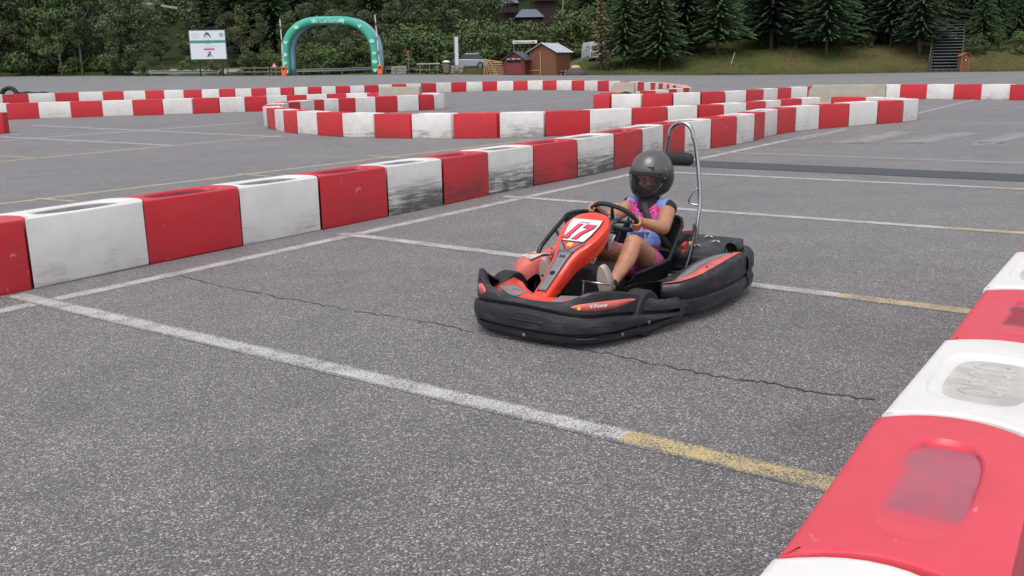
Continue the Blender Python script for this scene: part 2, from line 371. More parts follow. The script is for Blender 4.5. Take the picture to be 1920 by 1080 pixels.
# crack
m_crack=mat('crack',(.034,.032,.031),.95)
cp=[(338,517),(345,520),(420,538),(520,557),(620,575),(720,591),(800,604),(905,626),(1085,655),(1150,665),(1220,682),(1300,697),(1380,712),(1450,719),(1510,733),(1570,741),(1650,752)]
pts=[];ws=[]
for i in range(len(cp)-1):
    for k in range(9):
        t=k/9; x=cp[i][0]*(1-t)+cp[i+1][0]*t; y=cp[i][1]*(1-t)+cp[i+1][1]*t; q=G(x,y)
        j=noise.noise(Vector((x*.06,3,0)))*.022+noise.noise(Vector((x*.25,8,0)))*.016+random.uniform(-.010,.010)
        pts.append((q[0]+j*.4,q[1]+j)); ws.append(.005+.022*abs(noise.noise(Vector((x*.05,9,0))))+random.uniform(-.003,.004)+(.005 if x>1250 else .0))
strip('ground_crack',pts,.01,m_crack,.006,ws)
# ------------------------------------------------------------------ barrier blocks
BL=.92; BW=.42; BH=.50; SAG=.105
def block_mesh(name,mats,deep,textured=False,sag=SAG):
    def arc(x0,y0,y1,n,s):   # end line with bulge toward +x
        return [(x0+s*(1-((2*(y0+(y1-y0)*t/n))/BW)**2),y0+(y1-y0)*t/n) for t in range(n+1)]
    h=BW/2; c=(BL/2+sag/2,0)
    right=arc(BL,-h,h,10,sag); left=list(reversed(arc(0,-h,h,10,sag)))
    bottom=[(BL*t/12,-h) for t in range(1,12)]; top=[(BL*(12-t)/12,h) for t in range(1,12)]
    out=right+top+left+bottom          # ccw
    n=len(out)
    def ring(ins,z):
        r=[]
        for i,(x,y) in enumerate(out):
            a=out[i-1]; b=out[(i+1)%n]; tx,ty=b[0]-a[0],b[1]-a[1]; l=math.hypot(tx,ty); nx,ny=ty/l,-tx/l
            r.append((x-nx*ins,y-ny*ins,z))
        return r
    def slot(hl,hw,z,dx=0,p=2.6):   # rounded slot sampled at same polar directions
        r=[]
        for x,y in out:
            a=math.atan2((y-c[1])/h,(x-c[0])/(BL/2)); ca,sa=math.cos(a),math.sin(a)
            k=(abs(ca)**p+abs(sa)**p)**(-1/p)
            r.append((c[0]+dx+hl*k*ca,hw*k*sa,z))
        return r
    mb=MB()
    rings=[ring(.010,.0),ring(.002,.010),ring(.0,.03),ring(.001,BH-.016),ring(.004,BH-.005),ring(.011,BH-.0005),ring(.022,BH)]
    if deep=='slot': rings+=[slot(.350,.160,BH-.001),slot(.342,.152,BH-.005),slot(.334,.144,BH-.016),slot(.318,.128,BH-.11)]
    elif deep=='pad': rings+=[slot(.285,.165,BH-.001,0,3.6),slot(.277,.157,BH-.009,0,3.6),slot(.235,.122,BH-.012,0,3.6)]
    else:
        rings+=[slot(.315,.106,BH-.0005,-.01,2.8)]+[[(x,y,BH-.001-d*(1-min(1,max(0,(x-.10)/.50)))) for x,y,z in slot(a,b,0,-.01,2.8)] for a,b,d in ((.309,.100,.005),(.304,.095,.014),(.285,.084,.016),(.15,.04,.017))]
    mb.loft(rings,cap=False)
    if deep=='tray': mb.m[-3*n:]=[1]*(3*n)
    if deep=='slot': mb.m[-1*n:]=[1]*n
    b=len(mb.v)-n; mb.f.append(tuple(b+i for i in range(n))); mb.m.append(1)
    mb.f.append(tuple(range(n-1,-1,-1))); mb.m.append(0)
    me=bpy.data.meshes.new(name); me.from_pydata(mb.v,[],mb.f)
    for m in mats: me.materials.append(m)
    me.polygons.foreach_set('material_index',mb.m); me.polygons.foreach_set('use_smooth',[True]*len(me.polygons)); me.set_sharp_from_angle(angle=math.radians(32)); me.update()
    return me
BM={('r',0):block_mesh('barrier_block',[m_red,m_redfl],'slot'),('w',0):block_mesh('barrier_block',[m_wht,m_whtfl],'slot'),
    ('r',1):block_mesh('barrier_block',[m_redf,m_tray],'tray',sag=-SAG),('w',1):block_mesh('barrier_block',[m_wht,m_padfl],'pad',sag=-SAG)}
NB=0
def place_block(a,b,c,flip,label,group,scuff=.2,zoff=0):
    a=Vector((a[0],a[1],0));b=Vector((b[0],b[1],0)); d=b-a; L=d.length-.016
    o=bpy.data.objects.new('barrier_block',BM[(c,flip)]); COL.objects.link(o)
    o.location=(a.x,a.y,zoff); o.rotation_euler=(random.uniform(-.006,.006),random.uniform(-.006,.006),math.atan2(d.y,d.x)+random.uniform(-.014,.014)); o.scale=(L/BL,1,1)
    o.color=(scuff,0,0,1); tag(o,label,'barrier',group); return o
cname={'r':'red','w':'white'}
def chain(pts,c0,row,group,flip=0,scuffs=None,notes=None,frm='from the left'):
    c=c0; cnt={'r':0,'w':0}
    for i in range(len(pts)-1):
        s=scuffs[i] if scuffs and i<len(scuffs) else random.choice((.03,.06,.1,.15,.22))
        lab='%s %s barrier block %s in %s'%(ordn(cnt[c]),cname[c],frm,row)
        if notes and i in notes: lab=notes[i]
        place_block(pts[i],pts[i+1],c,flip,lab,group,s); cnt[c]+=1
        c='w' if c=='r' else 'r'
C1=[(-4.07,5.94),(-3.53, 6.7), (-3.0, 7.49), (-2.47, 8.24), (-1.93, 8.98), (-1.4, 9.73), (-0.89, 10.46), (-0.42, 11.2), (0.13, 11.96), (0.72, 12.75), (1.28, 13.57), (1.79, 14.43), (2.22, 15.26), (2.7, 16.0), (3.29, 16.65), (3.86, 17.29), (4.33, 17.96), (4.71, 18.67), (5.16, 19.4), (5.73, 20.12), (6.43, 20.76), (7.28, 21.33), (8.12, 21.9), (8.89, 22.44), (9.46, 22.99)]
chain(C1,'r','the long row beside the kart','barrier blocks in the long row beside the kart',
      scuffs=[.2,.12,.05,.1,.2,.72,.45,.72,.5,.72,.4,.5,.4,.3,.3,.2,.2,.15,.15,.1,.1,.1,.12,.15])
place_block((9.32,23.3),(8.95,24.13),'w',0,'white barrier block turning back behind the far end of the row beside the kart','barrier blocks in the long row beside the kart')
place_block((8.95,24.13),(8.25,24.7),'r',0,'red barrier block half hidden between that row end and the largest concrete block','barrier blocks in the long row beside the kart')
C2=[(-5.38, 23.26), (-5.06, 22.7), (-4.62, 22.12), (-4.07, 21.5), (-3.43, 20.92), (-2.72, 20.44), (-1.93, 20.09), (-1.11, 19.87), (-0.23, 19.83), (0.67, 20.01), (1.6, 20.34), (2.51, 20.7), (3.31, 21.07), (4.02, 21.46), (4.67, 21.92), (5.3, 22.46), (5.88, 23.05), (6.43, 23.67), (7.09, 24.21), (7.7, 24.73)]
chain(C2,'w','the curved middle row','barrier blocks in the curved middle row',scuffs=[.3,.15,.2,.15,.3,.35,.3,.15,.35,.2,.25,.2,.15,.1,.1,.15,.1,.1,.15])
CL=[(-5.98,29.12),(-6.2,28.15),(-6.33,27.15),(-6.3,26.15),(-6.12,25.15),(-5.8,24.2),(-5.38,23.26)]
chain(CL,'w','the left bend of the hairpin','barrier blocks round the left bend of the hairpin',frm='from the back')
CI=[(-5.98, 29.12), (-5.72, 29.52), (-5.34, 29.96), (-4.89, 30.42), (-4.33, 30.93), (-3.7, 31.48), (-3.07, 32.03), (-2.64, 32.51), (-2.33, 33.0)]
chain(CI,'r','the inner row of the hairpin','barrier blocks in the inner row of the hairpin')
C3=[(-17.5,30.1),(-16.66,30.48),(-15.81, 30.83), (-14.98, 31.18), (-14.11, 31.52), (-13.21, 31.83), (-12.32, 32.09), (-11.42, 32.33), (-10.55, 32.6), (-9.78, 32.93), (-9.04, 33.32), (-8.4, 33.71), (-7.78, 34.09), (-7.17, 34.46), (-6.52, 34.82), (-5.82, 35.09), (-5.03, 35.19), (-4.32, 35.03), (-3.64, 34.67), (-2.98, 34.18), (-2.5, 33.63)]
chain(C3,'r','the left back row','barrier blocks in the left back row')
C4=[(-22.7,41.6),(-21.94, 42.36), (-21.16, 43.08), (-20.29, 43.76), (-19.44, 44.31), (-18.52, 44.75), (-17.66, 45.03), (-16.72, 45.23), (-15.87, 45.33), (-15.0, 45.41), (-14.21, 45.49), (-13.44, 45.62), (-12.75, 45.76), (-12.05, 45.95), (-11.41, 46.13), (-10.78, 46.32), (-10.2, 46.52), (-9.6, 46.76), (-9.03, 47.04), (-8.41, 47.38), (-7.8, 47.77), (-7.16, 48.19), (-6.55, 48.64), (-5.94, 49.16), (-5.3, 49.76), (-4.63, 50.42), (-3.89, 51.1), (-3.12, 51.72), (-2.32, 52.22), (-1.47, 52.58), (-0.63, 52.82), (0.25, 52.92), (1.07, 52.84), (1.91, 52.52), (2.69, 51.97), (3.46, 51.22), (4.07, 50.34), (4.65, 49.37), (5.14, 48.38), (5.57, 47.37), (5.9, 46.39), (6.17, 45.44), (6.36, 44.53), (6.53, 43.68), (6.63, 42.89), (6.67, 42.18)]
chain(C4,'w','the farthest row','barrier blocks in the farthest row')
C4R=[(6.67,42.18),(6.72,41.3),(6.72,40.4),(6.7,39.5),(6.68,38.6),(6.65,37.7),(6.6,36.8),(6.5,35.9),(6.25,35.0),(5.95,34.4),(5.61, 33.84), (5.23, 33.07), (4.69, 32.35), (4.09, 31.74), (3.53, 31.14), (3.0, 30.41)]
chain(list(reversed(C4R)),'r','the bend returning from the farthest row','barrier blocks round the far right bend',frm='from the front')
C5=[(2.61, 29.58), (3.09, 29.42), (3.96, 29.36), (4.87, 29.5), (5.74, 29.83), (6.56, 30.34), (7.37, 30.99), (8.08, 31.74), (8.75, 32.51), (9.4, 33.21), (10.14, 33.79), (11.1, 34.3), (12.1,34.6), (13.2, 34.64), (13.81, 34.46), (14.59, 34.01), (15.29, 33.45), (15.96, 32.83), (16.59, 32.19),(17.2,31.5),(17.8,30.8)]
chain(C5,'r','the right back row','barrier blocks in the right back row')
# row the photographer leans over: the camera sees its tops
LE=[(3.2,5.66),(2.6,4.86),(2.056,4.06),(1.556,3.32),(1.034,2.58),(.524,1.791),(0.0,1.03)]
C6=[(x+.83*BW/2,y-.56*BW/2) for x,y in LE]
n6={0:'red barrier block cut by the right edge above the white one',1:'white barrier block at the right edge, topmost of the near row seen from above',2:'red barrier block with a wet recess at the right edge, between two white ones',
    3:'white barrier block with raised letters in its wet recess, near right',4:'big red barrier block in the bottom right corner with a wet tray on top',5:'white barrier block cut by the bottom edge of the photo, nearest the viewer'}
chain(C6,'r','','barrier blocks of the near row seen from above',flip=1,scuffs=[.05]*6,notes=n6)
q=G(8,250); place_block((q[0]-.95,q[1]-.35),(q[0]-.02,q[1]+.1),'r',0,'red barrier block poking in at the left edge of the photo','barrier blocks in the left back row')
# raised letters in the recess of the near white block
def text_mesh(name,txt,size,m,parent=None,ext=.001,align='CENTER',shear=0,offset=0,res=4):
    cu=bpy.data.curves.new(name,'FONT'); cu.body=txt; cu.size=size; cu.extrude=ext; cu.align_x=align; cu.align_y='CENTER'; cu.shear=shear; cu.offset=offset; cu.resolution_u=res
    to=bpy.data.objects.new(name,cu); COL.objects.link(to)
    bpy.context.view_layer.update()
    me=bpy.data.meshes.new_from_object(to.evaluated_get(bpy.context.evaluated_depsgraph_get())); me.name=name
    bpy.data.objects.remove(to); o=bpy.data.objects.new(name,me); COL.objects.link(o); me.materials.clear(); me.materials.append(m)
    if parent: o.parent=parent
    return o
# embossed letters belong to the near white block
for o in list(COL.objects):
    if o.get('label')==n6[3]: nb=o
tx=text_mesh('raised_letters','OFFOC',.105,m_padfl,ext=.0035); tx.parent=nb; tx.location=(.40,0,BH-.0115); tx.rotation_euler=(0,0,math.pi); tx.scale=(1.05,1.75,1)
# ------------------------------------------------------------------ concrete jersey blocks
def jersey(name,a,b,hgt,label,c=1.0):
    """a,b ground ends of the centre line"""
    a=Vector(a);b=Vector(b);d=b-a;L=d.length;mb=MB()
    prof=[(-.30,0),(-.30,.10),(-.16,.30),(-.10,hgt),(.10,hgt),(.16,.30),(.30,.10),(.30,0)]
    mb.loft([[(x,y,z) for y,z in prof] for x in (0.0,)]+[[(x,y*s,z if z<hgt-.01 else z) for y,z in prof] for x,s in ((.10,1),)]+[[(L-.0,y,z) for y,z in prof]],cap=True)
    # chamfer the two top ends
    for i,v in enumerate(mb.v):
        if abs(v[2]-hgt)<1e-6 and v[0]<.05: mb.v[i]=(v[0],v[1],hgt-.16)
    o=mb.build(name,m_concrete,bevel=.015); o.location=(a.x,a.y,0); o.rotation_euler=(0,0,math.atan2(d.y,d.x)); tag(o,label,'concrete block','concrete crash blocks'); return o
pa=at(1521,26.2,190); pb=at(1657,25.6,190)
jersey('concrete_block',(pa.x,26.4,0),(pb.x,25.5,0),.76,'long concrete crash block, largest of the three, behind the row beside the kart')
pa=at(712,31.6,190); pb=at(788,31,190)
jersey('concrete_block',(pa.x*1.06,33.6,0),(pb.x*1.06,33.1,0),.74,'concrete crash block standing inside the hairpin, left of the shortest track bend')
pa=at(1146,31.6,190); pb=at(1193,31,190)
jersey('concrete_block',(pa.x,31.5,0),(pb.x,31.3,0),.80,'small looking concrete crash block with a tyre leaning on it')
def tyre(loc,r,w,label,tilt=(0,0,0),group='old tyres on the track'):
    mb=MB(); prof=[]
    for k in range(14):
        q=2*math.pi*k/14; prof.append((r-w*.42+math.cos(q)*w*.42*(1.0),math.sin(q)*w*.5))
    mb.lathe(prof,28,closed=True); o=mb.build('tyre',m_rubber,smooth=True); o.location=loc; o.rotation_euler=tilt; return tag(o,label,'tyre',group)
p=at(1176,30.6,185); tyre((p.x,30.85,.27),.27,.16,'black tyre leaning against the small concrete crash block',(math.radians(80),0,.2))
for i,(px,r,t) in enumerate(((18,.46,80),(38,.30,10),(52,.28,20),(66,.30,5),(84,.26,12))):
    p=at(px,45.5,183); tyre((p.x,45.5,.36 if t>40 else .38),r,.24,['big black tyre standing upright in the heap beyond the far left barriers','black tyre lying right beside the big upright tyre of the left heap','black tyre lying third from the left in the far left heap','black tyre lying fourth from the left in the far left heap','small black tyre ending the far left heap'][i],(math.radians(t),0,.2*i),'tyres heaped beyond the far left barriers')
# ------------------------------------------------------------------ foliage
def leaf_mat(name,c,c2,tr=.25):
    m=bpy.data.materials.new(name); m.use_nodes=True; g=NG(m)
    oi=g.new('ObjectInfo'); geo=g.new('NewGeometry'); P=geo.outputs['Position']
    a=g.noise(P,.55,4,.65); b=g.noise(P,4.5,3,.7)
    f=g.math('ADD',g.math('MULTIPLY',g.rng(a,.3,.7),.6),g.math('MULTIPLY',g.rng(b,.3,.7),.4))
    col=g.mix(f,c,c2)
    br=g.new('HueSaturation'); g.l(g.rng(oi.outputs['Random'],0,1,.488,.515),br.inputs['Hue']); g.l(g.rng(oi.outputs['Random'],0,1,.72,1.2),br.inputs['Value']); g.l(g.rng(oi.outputs['Random'],0,1,.75,.95),br.inputs['Saturation'])
    g.l(col,br.inputs['Color']); g.l(br.outputs[0],g.b.inputs['Base Color']); g.b.inputs['Roughness'].default_value=.9; g.b.inputs['Specular IOR Level'].default_value=.03
    return m
m_leafA=leaf_mat('mid_green_leaves',(.060,.100,.034),(.125,.175,.058))
m_leafB=leaf_mat('pale_green_leaves',(.062,.088,.030),(.155,.180,.062))
m_leafC=leaf_mat('dull_green_leaves',(.068,.098,.046),(.12,.155,.072))
m_need=leaf_mat('dark_needles',(.042,.078,.040),(.076,.120,.060))
m_needB=leaf_mat('green_needles',(.055,.098,.040),(.10,.150,.065))
m_brown=leaf_mat('brown_needles',(.17,.105,.06),(.27,.17,.10))
m_bark=mat('grey_bark',(.075,.062,.05),.95,var=.3,vscale=9)
m_birch=mat('pale_birch_bark',(.24,.23,.20),.85,var=.5,vscale=5)
def rv(): 
    while True:
        v=Vector((random.uniform(-1,1),random.uniform(-1,1),random.uniform(-1,1)))
        if .05<v.length<1: return v
def leafquad(V,F,p,n,s):
    n=n.normalized(); t=n.orthogonal().normalized(); b=n.cross(t); a=random.uniform(0,6.28); u=(t*math.cos(a)+b*math.sin(a))*s; w_=n.cross(u).normalized()*s*.62
    k=len(V); V.extend([tuple(p-u),tuple(p+w_*.9-u*.1),tuple(p+u),tuple(p-w_*.9+u*.15)]); F.append((k,k+1,k+2,k+3))
def broad_crown(H,Wd,nl,size,base=.12,lump=34,seed=0,narrow=False):
    random.seed(seed); V=[];F=[]
    cl=[]
    for i in range(lump):
        z=H*(base+(1-base)*random.random()**.85); f=(z/H-base)/(1-base)
        rad=Wd*.5*(math.sin(math.pi*min(max(f*.82+.16,0),1))**.7)*(1 if not narrow else (1-.45*f))
        a=random.uniform(0,6.28); rr=rad*math.sqrt(random.random())*.9
        cl.append((Vector((math.cos(a)*rr,math.sin(a)*rr,z)),Wd*random.uniform(.10,.20)))
    for c,r in cl:
        for k in range(nl//lump):
            d=rv(); d=d.normalized()*(.55+.5*random.random()); d.z*=.75
            p=c+d*r; leafquad(V,F,p,d.normalized()*.6+rv()*.9+Vector((0,0,.35)),size*random.uniform(.6,1.35))
    return V,F,cl
def mesh_from(name,V,F,m):
    me=bpy.data.meshes.new(name); me.from_pydata(V,[],F); me.materials.append(m); me.update(); return me
def trunk_mesh(name,H,r,cl,m,lean=.03,seed=0,nb=9):
    random.seed(seed+99); mb=MB(); pts=[];rr=[]
    for k in range(9):
        t=k/8; pts.append((lean*H*t*math.sin(t*2+seed),lean*H*t*math.cos(t*3),H*t)); rr.append(r*(1-t*.85)*(1.35 if k==0 else 1))
    mb.tube(pts,rr,8)
    for c,_ in sorted(cl,key=lambda q:random.random())[:nb]:
        z0=max(c.z-H*.18,H*.12); t=z0/H; s=Vector((lean*H*t*math.sin(t*2+seed),lean*H*t*math.cos(t*3),z0)); mid=(s+c)/2+Vector((0,0,-.05*H*random.random()))
        mb.tube([s,mid,c],[r*.38,r*.24,r*.08],5)
    me=bpy.data.meshes.new(name); me.from_pydata(mb.v,[],mb.f); me.materials.append(m); me.polygons.foreach_set('use_smooth',[True]*len(me.polygons)); me.update(); return me
def spruce_mesh(H,Rb,seed,m,dense=1.0,bare=.12):
    random.seed(seed); V=[];F=[]; mb=MB(); mb.tube([(0,0,0),(0,0,H*.5),(0,0,H)],[.16,.09,.01],8)
    z=H*bare
    while z<H*.985:
        f=(z/H-bare)/(1-bare); rl=Rb*(1-f)**.85*random.uniform(.82,1.1)*min(1,.72+f*4)
        nbr=int(9*dense*(1-.45*f))+2; a0=random.uniform(0,6.28)
        for b in range(nbr):
            a=a0+6.283*b/nbr+random.uniform(-.25,.25); L=rl*random.uniform(.62,1.2); dv=Vector((math.cos(a),math.sin(a),0)); sd=Vector((-dv.y,dv.x,0))
            zz=z+random.uniform(-.12,.12); ns=max(3,int(L/.22))
            for k in range(ns):
                t=(k+.6)/ns; p=Vector((0,0,zz))+dv*L*t+Vector((0,0,-L*.22*t*t+.12*L*t*(1-f)+random.uniform(-.03,.03)))
                wd=.30*(1-t*.55)*(.6+.4*(1-f))
                for q in (-1,0,1):
                    n=Vector((0,0,1))+sd*q*.55+rv()*.35
                    pp=p+sd*q*wd*random.uniform(.5,1.0)+Vector((0,0,-abs(q)*.05-random.random()*.06))
                    d=(dv*.8+sd*q*.8+Vector((0,0,-.25))).normalized(); w2=d.cross(n).normalized()*random.uniform(.045,.085); l2=d*random.uniform(.13,.22)
                    kk=len(V); V.extend([tuple(pp-l2-w2),tuple(pp-l2*.2-w2*1.6),tuple(pp+l2),tuple(pp-l2*.3+w2*1.5)]); F.append((kk,kk+1,kk+2,kk+3))
        z+=random.uniform(.20,.30)*(1 if dense>=1 else 1.3)
    tm=bpy.data.meshes.new('trunk'); tm.from_pydata(mb.v,[],mb.f); tm.materials.append(m_bark); tm.update()
    return mesh_from('crown',V,F,m),tm
TP={}
def mkbroad(key,H,Wd,nl,size,m,tm,r,seed,base=.12,lump=34,narrow=False):
    V,F,cl=broad_crown(H,Wd,nl,size,base,lump,seed,narrow); TP[key]=(mesh_from('crown',V,F,m),trunk_mesh('trunk',H*.93,r,cl,tm,.03,seed),H)
mkbroad('broadA',9,6.5,8200,.135,m_leafA,m_bark,.16,1,.08,46)
mkbroad('broadB',9,6,8000,.13,m_leafC,m_bark,.15,2,.10,44)
mkbroad('broadC',9,5.4,7600,.13,m_leafA,m_birch,.11,3,.06,40,True)
mkbroad('birch',10,5,5600,.125,m_leafC,m_birch,.13,4,.25,36)
mkbroad('birchP',8,3.6,3800,.13,m_leafB,m_birch,.08,5,.05,36,True)
mkbroad('bush',3.0,4.2,3000,.12,m_leafA,m_bark,.07,6,.0,24)
mkbroad('bushP',2.6,4.0,2600,.11,m_leafB,m_bark,.06,7,.0,22)
mkbroad('sap',7,3.4,2200,.13,m_leafC,m_bark,.07,8,.12,26)
for k,(h_,r_,s_,mm,d_,br) in {'spruce':(10.5,3.7,11,m_need,1.25,.17),'spruceB':(12,4.3,12,m_need,1.3,.15),'spruceG':(10,3.5,13,m_needB,1.2,.15),'spruceT':(15,3.6,14,m_need,1.1,.05)}.items():
    a_,b_=spruce_mesh(h_,r_,s_,mm,d_,br); TP[k]=(a_,b_,h_)
a_,b_=spruce_mesh(7.4,1.5,15,m_brown,.42,.16); TP['dead']=(a_,b_,6.2)
KIND={'broadA':('broadleaf_tree','mid green broadleaf tree'),'broadB':('broadleaf_tree','dull green broadleaf tree'),'broadC':('broadleaf_tree','slim mid green tree'),'birch':('birch_tree','birch with a pale trunk'),'birchP':('birch_tree','pale yellow-green young birch'),
 'bush':('bush','rounded green bush'),'bushP':('bush','pale green bush'),'sap':('broadleaf_tree','thin dull green young tree'),'spruce':('spruce_tree','dark spruce'),'spruceB':('spruce_tree','broad dark spruce'),'spruceG':('spruce_tree','green spruce'),'spruceT':('spruce_tree','tall dark spruce'),'dead':('dead_tree','bare brown conifer')}
def tree(key,px,Y,sc,where,group,sink=0.05,rz=None,h=None):
    X=at(px,Y,100).x; z=terr(X,Y) if Y>=EDGE_Y else lot(X,Y)
    cm,tm,H=TP[key]; nm,lb=KIND[key]
    root=bpy.data.objects.new(nm,None); COL.objects.link(root); root.location=(X,Y,z-sink); root.empty_display_size=.3
    root.rotation_euler=(0,0,random.uniform(0,6.28) if rz is None else rz)
    s=sc*random.uniform(.96,1.04); root.scale=(s*random.uniform(.92,1.08),s*random.uniform(.92,1.08),s)
    for n_,me in (('crown',cm),('trunk',tm)):
        o=bpy.data.objects.new(n_,me); COL.objects.link(o); o.parent=root
    tag(root,lb+' '+where,'bush' if 'bush' in key else 'tree',group); return root
random.seed(21)
GL='trees at the left edge of the lot';GM='trees behind the arch';GR='spruces on the right bank';GH='trees up the hillside'
# left edge belt (front row), px, kind, Y, scale
front=[(-60,'broadA',93,1.0),(-8,'broadC',91,.95),(38,'broadA',92,1.05),(82,'broadB',94,1.0),(112,'broadC',91,.9),(150,'birch',92,.95),(196,'broadA',94,.95),(236,'broadB',91.5,.85),(268,'birch',93,.9)]
for i,(px,k,Y,s) in enumerate(front): tree(k,px,Y,s,'%s from the left in the front belt, far left'%ordn(i),GL)
second=[(-30,'broadB',101,1.2),(18,'broadA',104,1.3),(66,'broadC',100,1.3),(104,'broadA',103,1.3),(140,'broadB',105,1.2),(176,'broadC',102,1.25),(214,'broadB',108,1.25),(300,'sap',118,1.0),(356,'sap',116,1.05)]
for i,(px,k,Y,s) in enumerate(second): tree(k,px,Y,s,'%s from the left in the second row, far left'%ordn(i),GL)
ll=['low beside the far left trees','under the trees left of the billboard','low at the left foot of the billboard','behind the billboard posts','right of the billboard posts']
for (px,k,Y,s),t in zip(((222,'bush',92,.62),(262,'bush',90.5,.42),(300,'bushP',92,.40),(352,'bush',93.5,.5),(398,'bushP',95,.5)),ll): tree(k,px,Y,s,t,'bushes round the billboard')
tree('birchP',455,93,.78,'just right of the billboard','trees between billboard and arch')
tree('birchP',492,97,.72,'left of the arch base','trees between billboard and arch')
tree('broadB',432,104,.62,'behind the right edge of the billboard','trees between billboard and arch')
tree('bush',470,95,.7,'under the young birch beside the billboard','bushes round the billboard')
tree('bush',508,96,.75,'beside the left foot of the arch','bushes round the billboard')
# dark spruces above the billboard
for i,(px,Y,s) in enumerate(((398,125,1.05),(438,122,1.15),(478,126,1.2),(515,121,1.1),(560,128,1.2),(700,130,1.1))):
    tree('spruceT',px,Y,s,['above the billboard','behind the billboard right corner','left of the young birch top','behind the left pole of the arch','behind the arch crown, left','behind the right shoulder of the arch'][i],'tall dark spruces behind the arch')
# seen through and around the arch
arch=[(545,'broadC',100,.62),(575,'birch',104,.62),(604,'sap',99,.8),(632,'broadB',101,.62),(662,'broadA',98,.62),(690,'broadB',103,.62),(728,'sap',106,1.05),(752,'birch',108,.92),(778,'broadB',112,1.0),(806,'broadA',110,.85),(838,'birch',112,1.0),(866,'sap',110,1.15),(893,'broadB',114,.95),(925,'birch',116,.9)]
for i,(px,k,Y,s) in enumerate(arch): tree(k,px,Y,s,'%s from the left in the belt behind the arch'%ordn(i),GM)
mb_=[(560,94,.75),(590,96,.85),(618,95,.8),(648,94,1.0),(672,95,1.15),(700,94,.95),(735,93,1.15),(765,94,1.35),(795,93,1.3),(822,94,1.1),(845,96,1.0),(884,97,1.35),(912,95,1.3),(935,98,1.3)]
for i,(px,Y,s) in enumerate(mb_): tree('bush',px,Y,s,'%s from the left in the hedge between arch and sheds'%ordn(i),'bushes between the arch and the sheds')
for i,(px,k,Y,s) in enumerate(((958,'bush',102,1.4),(985,'bushP',104,1.5),(1012,'bush',103,1.25),(1040,'bushP',105,1.35),(1066,'bush',106,1.5),(1092,'bushP',108,1.4),(1122,'bush',110,1.4))):
    tree(k,px,Y,s,'%s from the left above the sheds'%ordn(i),'bushes above the sheds')
up=[(560,'broadB',145,1.1),(610,'broadA',142,1.15),(655,'broadC',146,1.2),(700,'spruceB',150,1.0),(745,'broadA',142,1.15),(790,'broadC',146,1.2),(835,'broadB',150,1.1),(880,'broadA',148,1.1),(925,'broadC',140,.85),(940,'birch',132,.75),(1042,'broadA',136,.85),(1075,'broadC',130,1.0),(1110,'spruceG',128,1.05),(1140,'broadA',134,1.1),(1175,'spruceG',130,1.1)]
for i,(px,k,Y,s) in enumerate(up): tree(k,px,Y,s,'%s from the left high on the middle slope'%ordn(i),GH)
for i,(px,k,Y,s) in enumerate(((960,'broadB',170,1.2),(1000,'spruceB',176,1.2),(1045,'broadB',172,1.2),(902,'spruceB',170,1.2),(850,'spruceB',172,1.2),(790,'spruceB',170,1.2),(730,'spruceT',168,1.0),(660,'spruceT',172,1.0),(600,'spruceT',175,1.0),(540,'spruceT',170,1.0),(480,'spruceT',160,1.0),(20,'broadB',130,1.5),(90,'broadA',134,1.5),(160,'broadB',130,1.4))):
    tree(k,px,Y,s,'%s in the topmost row of the wooded hill'%ordn(i),GH)
tree('dead',1127,92,1.05,'standing alone left of the bank spruces','dead trees')
# right bank spruces: base px, Y, scale, kind
sp=[(1170,93,.98,'spruceG'),(1215,94.5,1.08,'spruce'),(1237,92,.92,'spruceG'),(1285,97,1.1,'spruceB'),(1345,95,.98,'spruceG'),(1265,103,1.1,'spruce'),(1432,103,1.0,'spruceG'),(1445,97,1.1,'spruceB'),(1500,99,1.05,'spruce'),(1549,94,.95,'spruceB'),(1600,99,1.0,'spruceG'),(1640,101,1.05,'spruce'),(1669,96,.88,'spruceB'),(1724,93,.9,'spruce'),(1765,104,1.05,'spruceB'),(1840,95,.6,'spruceG'),(1862,97,.62,'spruce'),(1905,96,.5,'spruceG'),(1950,96,.75,'spruceB')]
for i,(px,Y,s,k) in enumerate(sp): tree(k,px,Y,s,'%s from the left on the right bank'%ordn(i),GR)
bk=[(1200,112),(1260,115),(1320,116),(1380,118),(1450,112),(1510,115),(1575,117),(1630,114),(1690,112),(1745,118),(1800,112),(1855,118),(1910,120),(1960,112)]
for i,(px,Y) in enumerate(bk): tree(random.choice(('spruceB','spruceT','spruceG','broadA')),px,Y,random.uniform(.9,1.1),'%s from the left in the dark back row on the right'%ordn(i),'back row of trees on the right')
for i,(px,k,Y,s) in enumerate(((1620,'birchP',101,.62),(1758,'birchP',98,.45),(1880,'bushP',99,.8),(1925,'bushP',98,.9),(1140,'bush',91.5,.35),(1850,'bush',97,.8))):
    tree(k,px,Y,s,['between the spruces, mid bank','beside the top of the stairs','below the top right guardrail, left one','below the top right guardrail, right one','at the foot of the bare brown conifer','right of the wooden box on the bank'][i],'small growth on the right bank')
for i,px in enumerate((1190,1232,1458,1478,1522,1566,1584,1618,1654,1686,1706,1742,1822,1880,1930)):
    tree('spruceB' if i%2 else 'spruce',px,101+2.2*math.sin(i*2.1),.95,'%s from the left in the thicket behind the bank spruces'%ordn(i),'thicket behind the bank spruces')
for i,(px,Y,s_) in enumerate(((1195,97,.55),(1262,98,.6),(1312,99,.35),(1440,100,.6),(1478,98,.55),(1525,99,.6),(1580,98.5,.6),(1622,96,.45),(1648,99,.6),(1700,97,.6),(1830,93,.55),(1862,94,.6),(1910,93,.6))):
    tree('bush',px,Y,s_,'%s from the left under the bank spruces'%ordn(i),'undergrowth below the bank spruces')
